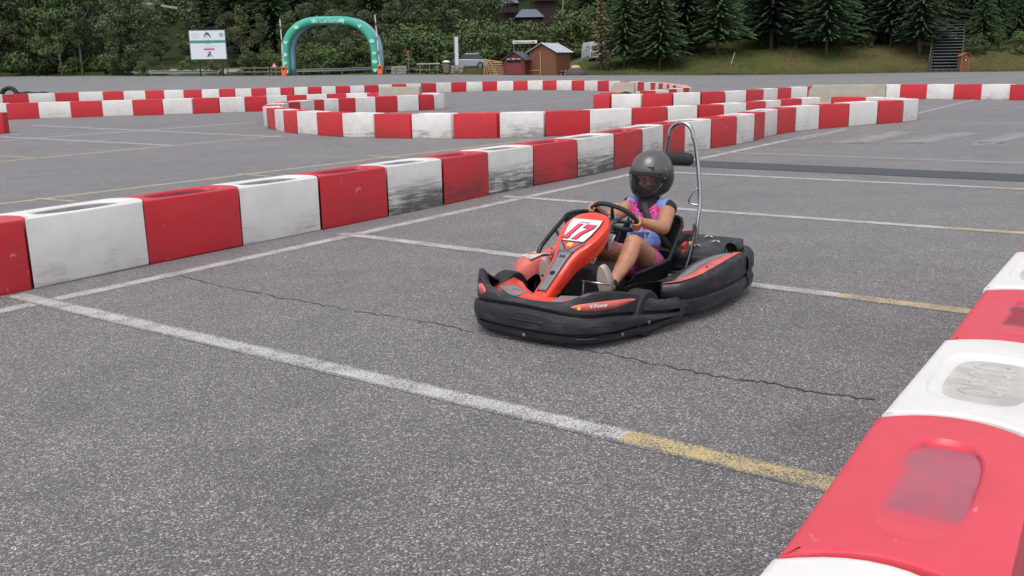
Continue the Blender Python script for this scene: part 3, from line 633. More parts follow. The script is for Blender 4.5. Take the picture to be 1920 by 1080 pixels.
# leafy ground growth on the bank: uncountable tufts
random.seed(5); V=[];F=[]
for i in range(24000):
    px=random.uniform(1075,2000) if random.random()<.86 else random.uniform(850,960); Y=88.2+random.random()**1.5*9; X=at(px,Y,100).x
    if px<960 and Y>93: continue
    z=terr(X,Y); hgt=random.uniform(.06,.20)*(1+.9*max(0,noise.noise(Vector((X*.5,Y*.5,3))))*2); a=random.uniform(0,3.14); w_=random.uniform(.02,.06)
    dx,dy=math.cos(a)*w_,math.sin(a)*w_; lx,ly=random.uniform(-.06,.06),random.uniform(-.06,.06); k=len(V)
    V+= [(X-dx,Y-dy,z),(X+dx,Y+dy,z),(X+lx+dx*.3,Y+ly,z+hgt),(X+lx-dx*.3,Y+ly,z+hgt)]; F.append((k,k+1,k+2,k+3))
m_tuft=leaf_mat('grass_tufts',(.055,.065,.020),(.16,.13,.06))
o=bpy.data.objects.new('grass',mesh_from('grass',V,F,m_tuft)); COL.objects.link(o); tag(o,kind='stuff')
# ------------------------------------------------------------------ things along the far edge
def gz(X,Y): return terr(X,Y) if Y>=EDGE_Y else lot(X,Y)
def base(px,Y): X=at(px,Y,120).x; return Vector((X,Y,gz(X,Y)))
def PX(Y): return Y/1800.0           # metres per photo pixel at distance Y
# billboard
Y=87.0; s=PX(Y); b=base(393,Y); bb=thing('billboard','white billboard with green stripe on two dark posts at the far left edge','billboard',b,0)
W_,H_=64*s,50*s; zb=31*s
m_bface=mat('billboard_face',(.62,.66,.72),.5)
mb=MB(); mb.box((0,0,zb+H_/2),(W_,.08,H_)); mb.build('panel',m_bface,bb,bevel=.01)
mb=MB(); 
for x0,z0,dx,dz in ((0,zb-.03,W_+.12,.06),(0,zb+H_+.03,W_+.12,.06),(-W_/2-.03,zb+H_/2,.06,H_),(W_/2+.03,zb+H_/2,.06,H_)): mb.box((x0,.012,z0),(dx,.11,dz))
mb.build('frame',mat('frame_grey',(.12,.13,.15),.5),bb)
for x0 in (-.29*W_,.36*W_):
    mb=MB(); mb.box((x0,.10,zb*.55),(.13,.10,zb*1.3+.2)); mb.build('post',m_blk,bb)
m_bgreen=mat('billboard_green',(.04,.25,.19),.5); m_navy=mat('billboard_navy',(.02,.025,.06),.5); m_pinkr=mat('billboard_red',(.40,.06,.12),.5); m_pgrey=mat('billboard_pale_grey',(.42,.46,.5),.5)
def P2(x,z): return (-W_/2+W_*x, -.0425, zb+H_*z)
mb=MB(); mb.box((0,-.044,zb+H_*.61),(W_,.006,H_*.10)); mb.build('green_stripe',m_bgreen,bb)
mb=MB(); arc=[]
N=14
for k in range(N+1):
    q=math.radians(175-165*k/N); arc.append((W_*(.50+.10*math.cos(q))-W_/2, zb+H_*(.70+.24*math.sin(q))))
for k in range(N,-1,-1):
    q=math.radians(175-165*k/N); arc.append((W_*(.49+.075*math.cos(q))-W_/2, zb+H_*(.74+.13*math.sin(q))-.0))
mb.prism(arc,(0,-.041,0),(1,0,0),(0,0,1),(0,-.008,0)); 
for x,z in ((.44,.82),(.50,.84),(.475,.78),(.52,.66)): mb.box(P2(x,z),(.05,.01,.12))
mb.build('arched_emblem',m_navy,bb)
mb=MB(); cx_,cz_=W_*.40,zb+H_*.84
mb.v=[];rg=[]
mb.loft([[(cx_+r*math.cos(2*math.pi*k/10),-.041-y,cz_+r*math.sin(2*math.pi*k/10)) for k in range(10)] for r,y in ((.14,0),(.14,.008),(.09,.008),(.09,0))],loop=True)
for k in range(6): mb.box((cx_+.17*math.cos(k*1.047),-.043,cz_+.17*math.sin(k*1.047)),(.05,.008,.05))
mb.build('ring_emblem',m_navy,bb)
mb=MB(); mb.box(P2(.53,.345),(W_*.31,.008,H_*.055)); mb.build('red_bar',m_pinkr,bb)
mb=MB(); 
for (x0,z0,x1,z1,w_) in ((.46,.08,.57,.27,.07),(.60,.07,.53,.26,.05),(.47,.22,.52,.26,.05),(.49,.10,.54,.18,.12)): 
    a_=Vector(P2(x0,z0));c_=Vector(P2(x1,z1)); mb.tube([a_,c_],w_*.5,6)
mb.build('figure_mark',m_navy,bb)
mb=MB()
for k in range(5): mb.box(P2(.17,.90-.04*k),(W_*(.22 if k%2 else .18),.008,H_*.012))
mb.box(P2(.5,.54),(W_*.16,.008,H_*.03)); mb.box(P2(.5,.46),(W_*.5,.008,H_*.012)); mb.box(P2(.6,.42),(W_*.3,.008,H_*.01))
mb.build('small_print',m_pgrey,bb)
# inflatable arch
Y=88.5; s=PX(Y); xl=at(530,Y,138).x; xr=at(713,Y,138).x; cxm=(xl+xr)/2; zg=gz(cxm,Y); 
ar=thing('inflatable_arch','green inflatable start arch with white lettering over the lot exit','arch',(cxm,Y,zg),0)
hw=(xr-xl)/2-.02; topz=at(620,Y,31).z-zg; tr=.37; 
path=[]; cr_=2.75
path+=[(-hw+tr,0,.1),(-hw+tr,0,.9),(-hw+tr,0,1.8),(-hw+tr,0,topz-tr-cr_)]
for k in range(1,9):
    q=math.radians(180-90*k/9); path.append((-hw+tr+cr_+cr_*math.cos(q),0,topz-tr-cr_+cr_*math.sin(q)))
path.append((-hw+tr+cr_,0,topz-tr)); path+=[(-1.2,0,topz-tr+.02),(0,0,topz-tr+.03),(1.2,0,topz-tr+.02)]
path+=[(-x,y,z) for x,y,z in reversed(path[:-3])]
m_arch=mat('arch_green',(.055,.37,.27),.65,var=.12,vscale=1.5); m_archd=mat('arch_blue_grey',(.20,.33,.42),.6); m_archw=mat('arch_white',(.38,.66,.58),.5)
def arch_section(pts,ry,rx):
    rings=[]
    for i,p in enumerate(pts):
        a=Vector(pts[max(i-1,0)]);b=Vector(pts[min(i+1,len(pts)-1)]);t=(b-a).normalized(); nrm=Vector((-t.z,0,t.x))
        ring=[]
        for k in range(16):
            q=2*math.pi*k/16; c_,s_=math.cos(q),math.sin(q); e=.75
            ring.append(Vector(p)+nrm*rx*math.copysign(abs(c_)**e,c_)+Vector((0,1,0))*ry*math.copysign(abs(s_)**e,s_))
        rings.append(ring)
    return rings
mb=MB(); mb.loft(arch_section(path,.42,tr)); mb.build('tube',m_arch,ar,smooth=True)
mb=MB(); pin=[(x+.36,.62,z-.02) for x,y,z in path]; mb.loft(arch_section(pin,.42,.33)); mb.build('rear_tube',m_archd,ar,smooth=True)
t=text_mesh('lettering','Els Carlemany',.52,m_archw,ar,ext=.01,offset=.006); t.location=(.05,-.44,topz-tr-.0); t.rotation_euler=(math.pi/2,0,0)
def heart(sz): 
    return [(sz*16*math.sin(q)**3/17, sz*(13*math.cos(q)-5*math.cos(2*q)-2*math.cos(3*q)-math.cos(4*q))/17) for q in [2*math.pi*k/20 for k in range(20)]]
L_=len(path)
def alongpath(t):
    i=min(int(t),L_-2); f=t-i; return Vector(path[i]).lerp(Vector(path[i+1]),f)
mid_=(L_-1)/2
for j,t in enumerate((.35,1.25,2.3,5.0,8.5,mid_-1.75,mid_+1.75,L_-1-8.5,L_-1-5.0,L_-1-2.3,L_-1-1.25,L_-1-.35)):
    p=alongpath(t); k=j%2; mb=MB()
    if k: mb.prism(heart(.20),(p.x,-.425,p.z),(1,0,0),(0,0,1),(0,-.03,0))
    else: mb.prism([(.24*math.cos(q),.17*math.sin(q)) for q in [2*math.pi*j2/14 for j2 in range(14)]],(p.x,-.425,p.z),(1,0,0),(0,0,1),(0,-.03,0))
    mb.build('heart_mark' if k else 'round_mark',m_archw,ar)
# boom gates either side
m_orange=mat('orange_paint',(.80,.12,.02),.5); m_redp=mat('red_paint',(.45,.03,.03),.5)
for px,lean,top,lb in ((536,-11,36,'open boom gate with orange base left of the green arch'),(712,-9,28,'open boom gate with orange base right of the green arch')):
    Yg=85.8; s=PX(Yg); b=base(px-4 if px<600 else px,Yg); gt=thing('boom_gate',lb,'gate',b,0,'boom gates by the arch')
    mb=MB(); mb.box((0,0,.42),(.40,.40,.84),taper=.92); mb.build('base',m_orange,gt,bevel=.04)
    mb=MB(); mb.box((0,-.205,.62),(.2,.02,.18)); mb.build('panel',m_dark,gt)
    tp=at(px+lean,Yg,top); dx=tp.x-b.x; dz=tp.z-b.z; n=14; mw=MB(); mr=MB()
    for k in range(n):
        a_=Vector((dx*k/n,-.05,.8+(dz-.8)*k/n)); c_=Vector((dx*(k+1)/n,-.05,.8+(dz-.8)*(k+1)/n)); mk=MB(); mk.tube([a_,c_],.045,8); mk.build('red_band' if k%4==3 else 'boom_section',m_redp if k%4==3 else m_whitep,gt)
# guardrails along the lot exit
def guardrail(pts,lb,h=.62,group='guardrails',m=m_galv):
    P_=[base(px,Yy) for px,Yy in pts]; o0=P_[0]; r=thing('guardrail',lb,'guardrail',o0,0,group)
    mb=MB(); rings=[]
    for p in P_:
        q=p-o0; rings.append([(q.x,q.y,q.z+h-.30),(q.x,q.y-.05,q.z+h-.25),(q.x,q.y-.01,q.z+h-.15),(q.x,q.y-.05,q.z+h-.05),(q.x,q.y,q.z+h),(q.x,q.y+.02,q.z+h-.15)])
    mb.loft(rings); mb.build('rail',m,r)
    for i in range(len(P_)-1):
        n=max(1,int((P_[i+1]-P_[i]).length/2.5))
        for k in range(n+(i==len(P_)-2)):
            q=P_[i].lerp(P_[i+1],k/n)-o0; m2=MB(); m2.box((q.x,q.y+.06,q.z+(h-.08)/2-.1),(.09,.09,h+.1)); m2.build('post',m,r)
    return r
guardrail([(555,93),(640,92),(718,90.5)],'guardrail seen under the green arch')
guardrail([(722,90.5),(780,91.5),(838,93)],'guardrail between the arch and the stone planter')
guardrail([(282,89.5),(330,89.2),(404,89.0)],'guardrail behind the posts of the billboard',.5)
guardrail([(1068,97),(1110,98),(1160,99)],'guardrail on the slope right of the brown shed',.75)
guardrail([(1868,107),(1960,106)],'guardrail at the top right above the bank',.7)
guardrail([(864,100),(900,100.5)],'short guardrail between the white pillar and the timber stack',.7)
# rustic fence pieces
def railfence(px0,px1,Y,lb,h=.75):
    a_=base(px0,Y);b_=base(px1,Y); r=thing('wooden_fence',lb,'fence',a_,0,'low wooden fences by the arch'); d=b_-a_
    n=max(2,int(d.length/1.1))
    for k in range(n+1):
        m2=MB(); q=d*(k/n); m2.tube([(q.x,q.y,-.1),(q.x,q.y,h+.04)],.06,7); m2.build('post',m_fence,r)
    for z in (h*.42,h*.9):
        m2=MB(); m2.tube([(-.1,-.07,z),(d.x+.1,d.y-.07,d.z+z)],.055,7); m2.build('rail',m_fence,r)
m_fence=mat('weathered_fence_wood',(.17,.15,.13),.9,var=.3,vscale=6)
railfence(426,502,88.6,'low wooden rail fence between billboard and arch')
railfence(508,527,88.6,'short wooden rail fence touching the left gate')
# warning sign
b=base(514,88.9); r=thing('warning_sign','small triangular warning sign left of the arch','sign',b); mb=MB(); mb.tube([(0,0,0),(0,0,1.0)],.025,8); mb.build('pole',m_galv,r)
mb=MB(); mb.prism([(-.27,0),(.27,0),(0,.47)],(0,-.03,.72),(1,0,0),(0,0,1),(0,.02,0)); mb.build('red_border',m_redp,r)
mb=MB(); mb.prism([(-.17,.06),(.17,.06),(0,.35)],(0,-.045,.72),(1,0,0),(0,0,1),(0,.012,0)); mb.build('white_face',m_whitep,r)
# blue banner flag at left
b=base(186,93.5); r=thing('banner_flag','narrow blue banner flag among the left trees','flag',b); zt=at(186,93.5,46).z-b.z; zb_=at(186,93.5,74).z-b.z
mb=MB(); mb.tube([(-.32,0,0),(-.32,0,zt+.1)],.02,8); mb.build('pole',m_bark,r)
mb=MB(); mb.box((0,0,(zt+zb_)/2),(.60,.02,zt-zb_)); mb.build('cloth',mat('flag_blue',(.02,.10,.17),.7,var=.4,vscale=3),r)
mb=MB(); mb.prism([(-.18,0),(.12,.1),(.2,.42),(-.02,.3)],(0,-.025,(zt+zb_)/2+.1),(1,0,0),(0,0,1),(0,.01,0)); mb.box((0,-.02,zb_+.28),(.4,.01,.14)); mb.build('white_mark',m_whitep,r)
# white pillar on a stone planter
Y=89; s=PX(Y); b=base(857,Y); r=thing('white_pillar','tall narrow white pillar sign on a stone base','pillar',(b.x,b.y,b.z),0)
zt=at(857,Y,69).z-b.z; zb_=at(857,Y,122).z-b.z
mb=MB(); mb.box((.0,0,(zt+zb_)/2),(6.2*s,.22,zt-zb_)); mb.build('panel',mat('pillar_white',(.52,.56,.56),.5),r,bevel=.02)
mb=MB(); mb.box((-4.3*s,.03,(zt+zb_)/2+.05),(.07,.1,zt-zb_+.2)); mb.build('side_post',m_galv,r)
m_stone=mat('rubble_stone',(.26,.235,.20),.9,bump=.8,bscale=9,var=.45,vscale=4)
def stone(px0,px1,py0,Y,name,lb,dep=.8):
    a_=base(px0,Y);b_=base(px1,Y); zt=at((px0+px1)/2,Y,py0).z-a_.z; mb=MB(); w_=(b_-a_).length; n=max(3,int(w_/.35)); k=max(2,int(zt/.22)); random.seed(px0)
    for j in range(k):
        for i in range(n):
            mb.box((w_*(i+.5)/n+random.uniform(-.03,.03),random.uniform(-.03,.03)+dep/2,zt*(j+.5)/k),(w_/n*.98,dep,zt/k*.97),random.uniform(-.06,.06))
    o=mb.build(name,m_stone,bevel=.03); o.location=a_; return tag(o,lb,'stonework')
stone(845,868,123,88.4,'stone_planter','low rubble stone planter under the white pillar')
stone(733,762,124,88.4,'stone_wall','pinkish grey stone block wall right of the arch')
# bin
b=base(837,88.4); r=thing('litter_bin','brown litter bin with pale lid beside the stone planter','bin',b); mb=MB(); mb.lathe([(.28,.12),(.32,.15),(.33,.9),(.30,.95)],16); mb.build('body',mat('bin_brown',(.14,.09,.06),.8,var=.3),r,smooth=40)
mb=MB(); mb.lathe([(.36,1.05),(.37,1.10),(.22,1.2),(.02,1.24)],16); mb.build('lid',m_whitep,r,smooth=40); mb=MB(); mb.tube([(0,0,0),(0,0,1.1)],.04,8); mb.build('post',m_galv,r)
# picnic bench: table with thick white top
b=base(803,89.2); r=thing('picnic_table','long pale topped picnic table between arch and pillar','table',b,.06); mb=MB(); mb.box((0,0,.95),(2.05,.5,.09)); mb.build('table_top',mat('bench_pale',(.42,.40,.37),.7),r)
for x in (-.75,0.1,.8):
    mb=MB(); mb.box((x,0,.45),(.09,.36,.92)); mb.build('leg',m_fence,r)
mb=MB(); mb.box((0,-.55,.42),(2.2,.28,.07)); mb.build('bench_seat',m_fence,r)
# slim posts
for px,py,Yy,nm,lb in ((766,96,89,'marker_post','thin grey post right of the stone wall'),(963,84,96,None,None)):
    if nm:
        b=base(px,Yy); zt=at(px,Yy,py).z-b.z; r=thing(nm,lb,'post',b); mb=MB(); mb.tube([(.04,0,0),(-.03,0,zt)],.045,8); mb.build('pole',m_fence,r); mb=MB(); mb.box((-.03,-.02,zt-.12),(.16,.05,.22)); mb.build('head',m_redp,r)
# timber A-frame stack
b=base(926,87.9); s=PX(87.9); r=thing('timber_stack','stack of raw wooden pallets and leaning laths left of the red hut','timber',b)
w_=36*s; hh=1.35
mb=MB(); random.seed(4)
for k in range(7): mb.box((-w_*.1+w_*.09*k,.5,hh*.45-.02*k),(.09,.9,hh*.9-.06*k))
for k in range(6): mb.box((w_*.06,.45,.08+k*.2),(w_*.78,.95,.07))
mb.build('pallets',m_wood,r)
for k,(x0,x1) in enumerate(((-.86,.10),(-.86,-.25),(-.80,-.62),(-.55,.3),(-.86,-.86))):
    m2=MB(); a_=Vector((x0,-.1-.03*k,hh*1.0)); c_=Vector((x1,-.25-.03*k,0)); m2.tube([a_,c_],.045,4); m2.build('lath',m_wood,r)
m2=MB(); m2.tube([(-.9,-.1,hh),(.75,.1,hh*.78)],.06,4); m2.build('lath',m_wood,r)
m2=MB(); m2.box((.72,-.1,.36),(.42,.4,.7)); m2.build('crate',mat('crate_brown',(.22,.11,.07),.8),r)
# sheds ------------------------------------------------------------
def shed(name,lb,px0,pxm,px1,Y,rz,wallh,ridgeh,length,m,mroof,over=.18):
    """front gable between px0 and pxm, side wall running back to px1"""
    a_=base(px0,Y); wfront=(pxm-px0)*PX(Y); r=thing(name,lb,'shed',a_,rz)
    W_=wfront/math.cos(rz) if abs(rz)<1.2 else wfront
    mb=MB(); nb=int(W_/.12)
    mb.prism([(0,0),(W_,0),(W_,wallh),(W_/2,ridgeh),(0,wallh)],(0,0,0),(1,0,0),(0,0,1),(0,length,0)); 
    k=int(wallh/.13)
    for j in range(k):   # board laps
        z=(j+.5)*wallh/k
        mb.box((W_/2,-.006,z-.05),(W_+.01,.012,.018)); mb.box((W_+.006,length/2,z-.05),(.012,length,.018))
    mb.build('wall',m,r)
    return r,W_
Y=87.6; s=PX(Y)
# big brown shed
rz=math.radians(-32)
a_=base(992,Y); r=thing('brown_shed','larger brown wooden shed with metal striped roof','shed',a_,rz)
W_=2.75; Ls=2.55; wh=at(1040,Y,98).z-a_.z; rh=at(1012,Y,83).z-a_.z
def shed_parts(r,W_,Ls,wh,rh,m,mroof,ribs=True):
    mb=MB(); mb.prism([(0,-.1),(W_,-.1),(W_,wh),(W_/2,rh),(0,wh)],(0,0,0),(1,0,0),(0,0,1),(0,Ls,0))
    k=int(wh/.14)
    for j in range(1,k):
        z=j*wh/k; mb.box((W_/2,-.004,z),(W_,.012,.02)); mb.box((W_+.004,Ls/2,z),(.012,Ls,.02))
    mb.build('wall',m,r)
    sl=math.atan2(rh-wh,W_/2); sw=math.hypot(W_/2,rh-wh)+.28
    for sgn in (-1,1):
        cx=W_/2+sgn*math.cos(sl)*(sw/2); cz=rh+.06-math.sin(sl)*sw/2
        rot=Matrix.Rotation(sgn*sl,3,'Y'); mb=MB(); mb.box((cx,Ls/2,cz),(sw,Ls+.4,.05),rot)
        rf=mb.build('roof_slope',mroof,r)
        if ribs:
            for j in range(5):
                m3=MB(); m3.box((cx+ sgn*math.sin(sl)*.04,-.02+(Ls+.04)*j/4,cz+math.cos(sl)*.04),(sw,.38,.03),rot); m3.build('metal_strip',m_roofm,rf)
m_roofm=mat('pale_metal_strip',(.55,.57,.64),.45)
shed_parts(r,W_,Ls,wh,rh,m_brownw,m_slate)
mb=MB(); mb.box((W_*.43,-.03,wh*.52),(.07,.05,wh*1.02)); mb.box((W_*.22,-.03,.38),(W_*.42,.04,.06)); mb.build('door_trim',m_wood,r)
mb=MB(); mb.box((W_*.70,-.02,wh*.48),(W_*.46,.03,wh*.94)); mb.build('door',mat('door_brown',(.155,.062,.033),.75,var=.2,vscale=8),r)
# small dark red hut
a_=base(945,87.2); r=thing('red_hut','small dark red kiosk hut with a slot opening','hut',a_,math.radians(-22)); W_=1.95; wh=1.32; rh=at(965,87.2,98).z-a_.z
shed_parts(r,W_,1.7,wh,rh,m_redw,m_slate,False)
mb=MB(); mb.box((W_*.48,-.012,1.17),(1.28,.03,.24)); mb.build('opening',m_dark,r)
for x in (.42,.93,1.42):
    mb=MB(); mb.box((x,-.03,1.37),(.34,.03,.13)); mb.build('notice',mat('paper',(.35,.33,.32),.7),r)
mb=MB(); mb.box((W_*.5,-.02,.52),(1.5,.03,.95)); mb.build('shutter',mat('hut_red',(.155,.024,.026),.6,var=.15),r)
mb=MB(); mb.tube([(.12,-.03,.28),(.17,-.05,.28)],.05,10); mb.build('knob',m_dark,r)
# long white sign on post
Yb=93; b=base(964,Yb); r=thing('road_sign','long white sign board on a grey post above the red hut','sign',b); z0=at(964,Yb,82).z-b.z; z1=at(964,Yb,76).z-b.z; xr_=at(1007,Yb,80).x-b.x
mb=MB(); mb.tube([(.0,0,0),(0,0,z0)],.04,8); mb.build('post',m_galv,r); mb=MB(); mb.box((xr_/2-.05,-.02,(z0+z1)/2),(xr_+.1,.06,z1-z0)); mb.build('board',mat('sign_cream',(.62,.64,.56),.5),r)
m_smk=mat('sign_marks',(.06,.09,.07),.6); random.seed(2); x=.1
while x<xr_-.2:
    ww=random.uniform(.06,.2); mb=MB(); mb.box((x,-.056,z0+random.uniform(.06,.13)),(ww,.012,random.uniform(.06,.13))); mb.build('dark_mark',m_smk,r); x+=ww+random.uniform(.03,.12)
# gravel heap and tarp, junk
b=base(1078,86.9); mb=MB(); random.seed(9); rings=[]
for k,(rr,z) in enumerate(((1.0,-.05),(.98,.12),(.80,.36),(.55,.55),(.22,.66),(.02,.68))): rings.append([(1.05*rr*math.cos(q)*(1+.10*math.sin(3*q+k)),.8*rr*math.sin(q),z+.03*math.sin(5*q)) for q in [2*math.pi*j/22 for j in range(22)]])
mb.loft(rings); o=mb.build('gravel_heap',mat('dark_gravel',(.075,.062,.068),.95,bump=1,bscale=18,var=.4,vscale=12),smooth=True); o.location=b; tag(o,'dark gravel heap at the corner of the brown shed','heap')
mb=MB(); rings=[]
for rr,z in ((.42,.60),(.40,.72),(.28,.84),(.1,.88)): rings.append([(rr*math.cos(q)*1.1,rr*math.sin(q)*.7,z+.02*math.sin(4*q)) for q in [2*math.pi*j/16 for j in range(16)]])
mb.loft(rings); o=mb.build('yellow_sack',mat('yellow_tarp',(.50,.34,.13),.7,var=.2),smooth=True); o.location=b+Vector((.05,0,-.02)); tag(o,'yellow ochre sack lying on the gravel heap','sack')
b=base(1052,86.8); r=thing('junk_pile','small heap of stones and scrap beside the brown shed','rubble',b)
for k in range(9):
    mb=MB(); mb.box((random.uniform(-.5,.5),random.uniform(-.2,.2),random.uniform(.08,.5)*(1 if k%2 else .5)),(random.uniform(.15,.32),.2,random.uniform(.12,.3)),random.uniform(0,3)); mb.build('stone' if k%3 else 'scrap_piece',[m_stone,m_fence,m_dark][k%3],r,bevel=.03)
# vehicles -----------------------------------------------------------
m_glass=mat('dark_glass',(.02,.025,.03),.08); m_silver=mat('silver_car_paint',(.30,.33,.38),.3,.3,coat=.5); m_vanw=mat('van_white',(.60,.62,.66),.35,coat=.4); m_bluec=mat('blue_car_paint',(.03,.05,.12),.3,coat=.4)
def car(px,Y,rz,m,lb,L=4.0,H=1.42,W_=1.7,group='cars parked beyond the lot',zoff=0.0):
    b=base(px,Y); b.z+=zoff; r=thing('parked_car',lb,'car',b,rz,group)
    body=[(-L/2,.35),(-L/2,.72),(-L*.40,.86),(-L*.2,.90),(L*.2,.93),(L*.42,.86),(L/2-.04,.62),(L/2,.35),(L*.44,.22),(-L*.46,.22)]
    mb=MB(); mb.prism(body,(0,-W_/2,0),(1,0,0),(0,0,1),(0,W_,0)); mb.build('body',m,r,bevel=.07)
    rings=[]
    for z,f in ((.88,1),(H-.05,.74),(H,.66)):
        x0,x1=-L*.40*f if f==1 else -L*.34*f-.1, L*.26 if f==1 else L*.13*f; y=W_/2*.95*(1 if f==1 else .84 if f>.7 else .76); rings.append([(x0,-y,z),(x1,-y,z),(x1,y,z),(x0,y,z)])
    mb=MB(); mb.loft(rings); mb.build('cabin_glass',m_glass,r,bevel=.03)
    mb=MB(); z=H-.03; mb.loft([[(-L*.36*.74-.05,-W_*.38,z),(L*.10,-W_*.38,z),(L*.10,W_*.38,z),(-L*.36*.74-.05,W_*.38,z)],[(-L*.33*.7,-W_*.34,z+.07),(L*.07,-W_*.34,z+.07),(L*.07,W_*.34,z+.07),(-L*.33*.7,W_*.34,z+.07)]]); mb.build('roof',m,r,bevel=.02)
    for x in (-L*.31,L*.31):
        for y in (-W_/2+.08,W_/2-.08):
            mb=MB(); mb.lathe([(.31,-.10),(.33,-.06),(.33,.06),(.31,.10)],18,(x,y,.33),'Y'); t_=mb.build('tyre',m_rubber,r,smooth=40)
            mb=MB(); mb.lathe([(.19,-.11),(.19,.11)],14,(x,y,.33),'Y'); mb.build('rim',m_galv,t_)
    for y in (-.55,.55):
        mb=MB(); mb.box((L/2-.03,y,.66),(.08,.32,.13)); mb.build('headlight',m_whitep,r,bevel=.02)
    return r
car(882,93.5,math.radians(165),m_silver,'silver car behind the grass right of the white pillar',zoff=.0)
car(1908,109,math.radians(175),m_vanw,'white car cut by the right edge behind the guardrail',zoff=.1)
car(1318,103,math.radians(170),m_vanw,'white car seen between spruce trunks, left of the pair on the terrace')
car(1388,103,math.radians(185),m_silver,'silver car seen between spruces, right of the pair on the terrace')
car(928,104,math.radians(180),m_bluec,'dark blue car behind the timber stack')
# white van seen end-on
Yv=97.5; b=base(1121,Yv); r=thing('white_van','white van parked behind the bare brown conifer','van',(b.x,b.y,b.z),math.radians(8))
wv=28*PX(Yv); hv=max(1.9,at(1121,Yv,80).z-b.z)
mb=MB(); mb.prism([(-wv/2,.35),(-wv/2,hv*.6),(-wv/2+.12,hv-.06),(-wv/2+.25,hv),(wv/2-.25,hv),(wv/2-.12,hv-.06),(wv/2,hv*.6),(wv/2,.35)],(0,-.0,0),(1,0,0),(0,0,1),(0,4.2,0)); mb.build('body',m_vanw,r,bevel=.05)
mb=MB(); mb.box((-.32,-.02,hv*.68),(.50,.04,hv*.22)); mb.box((.32,-.02,hv*.68),(.50,.04,hv*.22)); mb.build('rear_window',m_glass,r,bevel=.02)
for x in (-wv/2+.1,wv/2-.1): mb=MB(); mb.box((x,-.02,hv*.45),(.10,.05,.3)); mb.build('tail_light',m_redp,r)
for x in (-wv/2+.14,wv/2-.14):
    mb=MB(); mb.lathe([(.30,-.1),(.33,-.06),(.33,.06),(.30,.1)],16,(x,.8,.33),'X'); mb.build('wheel',m_rubber,r)
# leaning stake
b=base(1370,92); tpz=at(1377,92,98).z-b.z; r=thing('stake','leaning pale wooden stake on the bank','stake',b); mb=MB(); mb.tube([(0,0,-.1),(.35,0,tpz)],[.05,.035],7); mb.build('pole',mat('stake_wood',(.40,.37,.30),.8),r); mb=MB(); mb.tube([(.15,0,tpz*.45),(-.2,0,tpz*.62)],.02,5); mb.build('twig',m_fence,r)
# bare birch stems on the bank
for px,Yy,py,lb,lean in ((1052,112,0,'bare pale birch stem behind the brown shed roof',.7),(1235,98,60,'short bare stem left among the bank spruces',.2)):
    b=base(px-4,Yy); zt=at(px,Yy,py-20).z-b.z; r=thing('birch_tree',lb,'tree',b,0,'bare birch stems'); mb=MB(); mb.tube([(0,0,0),(lean*.4,0,zt*.5),(lean,0,zt)],[.11,.08,.05],7); mb.build('trunk',m_birch,r)
    random.seed(px)
    for k in range(6): 
        z=zt*(.35+.1*k); mb=MB(); x=lean*z/zt; mb.tube([(x,0,z),(x+random.choice((-1,1))*.7,.1,z+.5)],[.03,.012],5); mb.build('limb',m_birch,r)
# steel stairs up the bank -------------------------------------------
m_stair=mat('weathered_dark_timber',(.055,.050,.052),.8,var=.3,vscale=7); m_tread=mat('grey_tread',(.13,.14,.145),.7,var=.25,vscale=7)
Y0=88.3; b=base(1774,Y0); b.z=ze(b.x)
pt=at(1784,97.5,41); rise=pt.z-b.z; run=9.2; sh=pt.x-b.x
r=thing('bank_stairs','dark timber stairs climbing the right bank','stairs',b)
n=17; w0=63*PX(Y0)
for k in range(n):
    t=(k+.5)/n; mb=MB(); mb.box((sh*t,run*t,rise*(k+1)/n),(w0*.86,.34,.06)); mb.build('tread',m_tread,r)
    mb=MB(); mb.box((sh*t,run*t+.14,rise*(k+.5)/n-.03),(w0*.84,.04,rise/n*.75)); mb.build('riser',m_dark,r)
for x in (-w0*.45,w0*.45):
    mb=MB(); mb.prism([(0,-.25),(0,.15),(run,rise+.15),(run,rise-.25)],(x-.04,0,0),(0,1,0),(0,0,1),(.08,0,0))
    for i,v in enumerate(mb.v): mb.v[i]=(v[0]+sh*v[1]/run,v[1],v[2])
    mb.build('stringer',m_stair,r)
for x in (-w0*.50,):
    mb=MB(); mb.tube([(x,0,1.0),(x+sh,run,rise+1.0)],.05,8); mb.tube([(x,0,.55),(x+sh,run,rise+.55)],.035,8); mb.build('handrail',m_stair,r)
    for k in range(8):
        t=k/7; mb=MB(); mb.box((x+sh*t,run*t,rise*t+.48),(.08,.08,1.05)); mb.build('baluster',m_stair,r)
# little wooden box with a roof
b=base(1810,88.2); b.z=ze(b.x); r=thing('wooden_box','small orange-brown wooden post box with gable roof at the foot of the stairs','box',b,0); s=PX(88.2); w_=17*s; hh=27*s
m_ow=mat('orange_wood',(.24,.085,.035),.75,var=.25,vscale=8)
mb=MB(); mb.prism([(-w_/2,0),(w_/2,0),(w_/2,hh),(0,hh+.28),(-w_/2,hh)],(0,0,0),(1,0,0),(0,0,1),(0,.7,0)); mb.build('cabinet',m_ow,r,bevel=.02)
for sg in (-1,1):
    mb=MB(); mb.box((sg*w_*.30,.32,hh+.20),(w_*.72,.95,.05),Matrix.Rotation(sg*.55,3,'Y')); mb.build('roof_slope',m_ow,r)
mb=MB(); mb.box((0,-.01,hh*.78),(w_*.4,.03,.22)); mb.build('opening',m_dark,r); mb=MB(); mb.box((.0,-.03,hh*.78),(.12,.02,.14)); mb.build('label_plate',m_whitep,r)
mb=MB(); mb.box((0,-.012,hh*.36),(w_*.7,.02,hh*.5)); mb.build('door',mat('orange_wood_dark',(.17,.06,.028),.75),r)
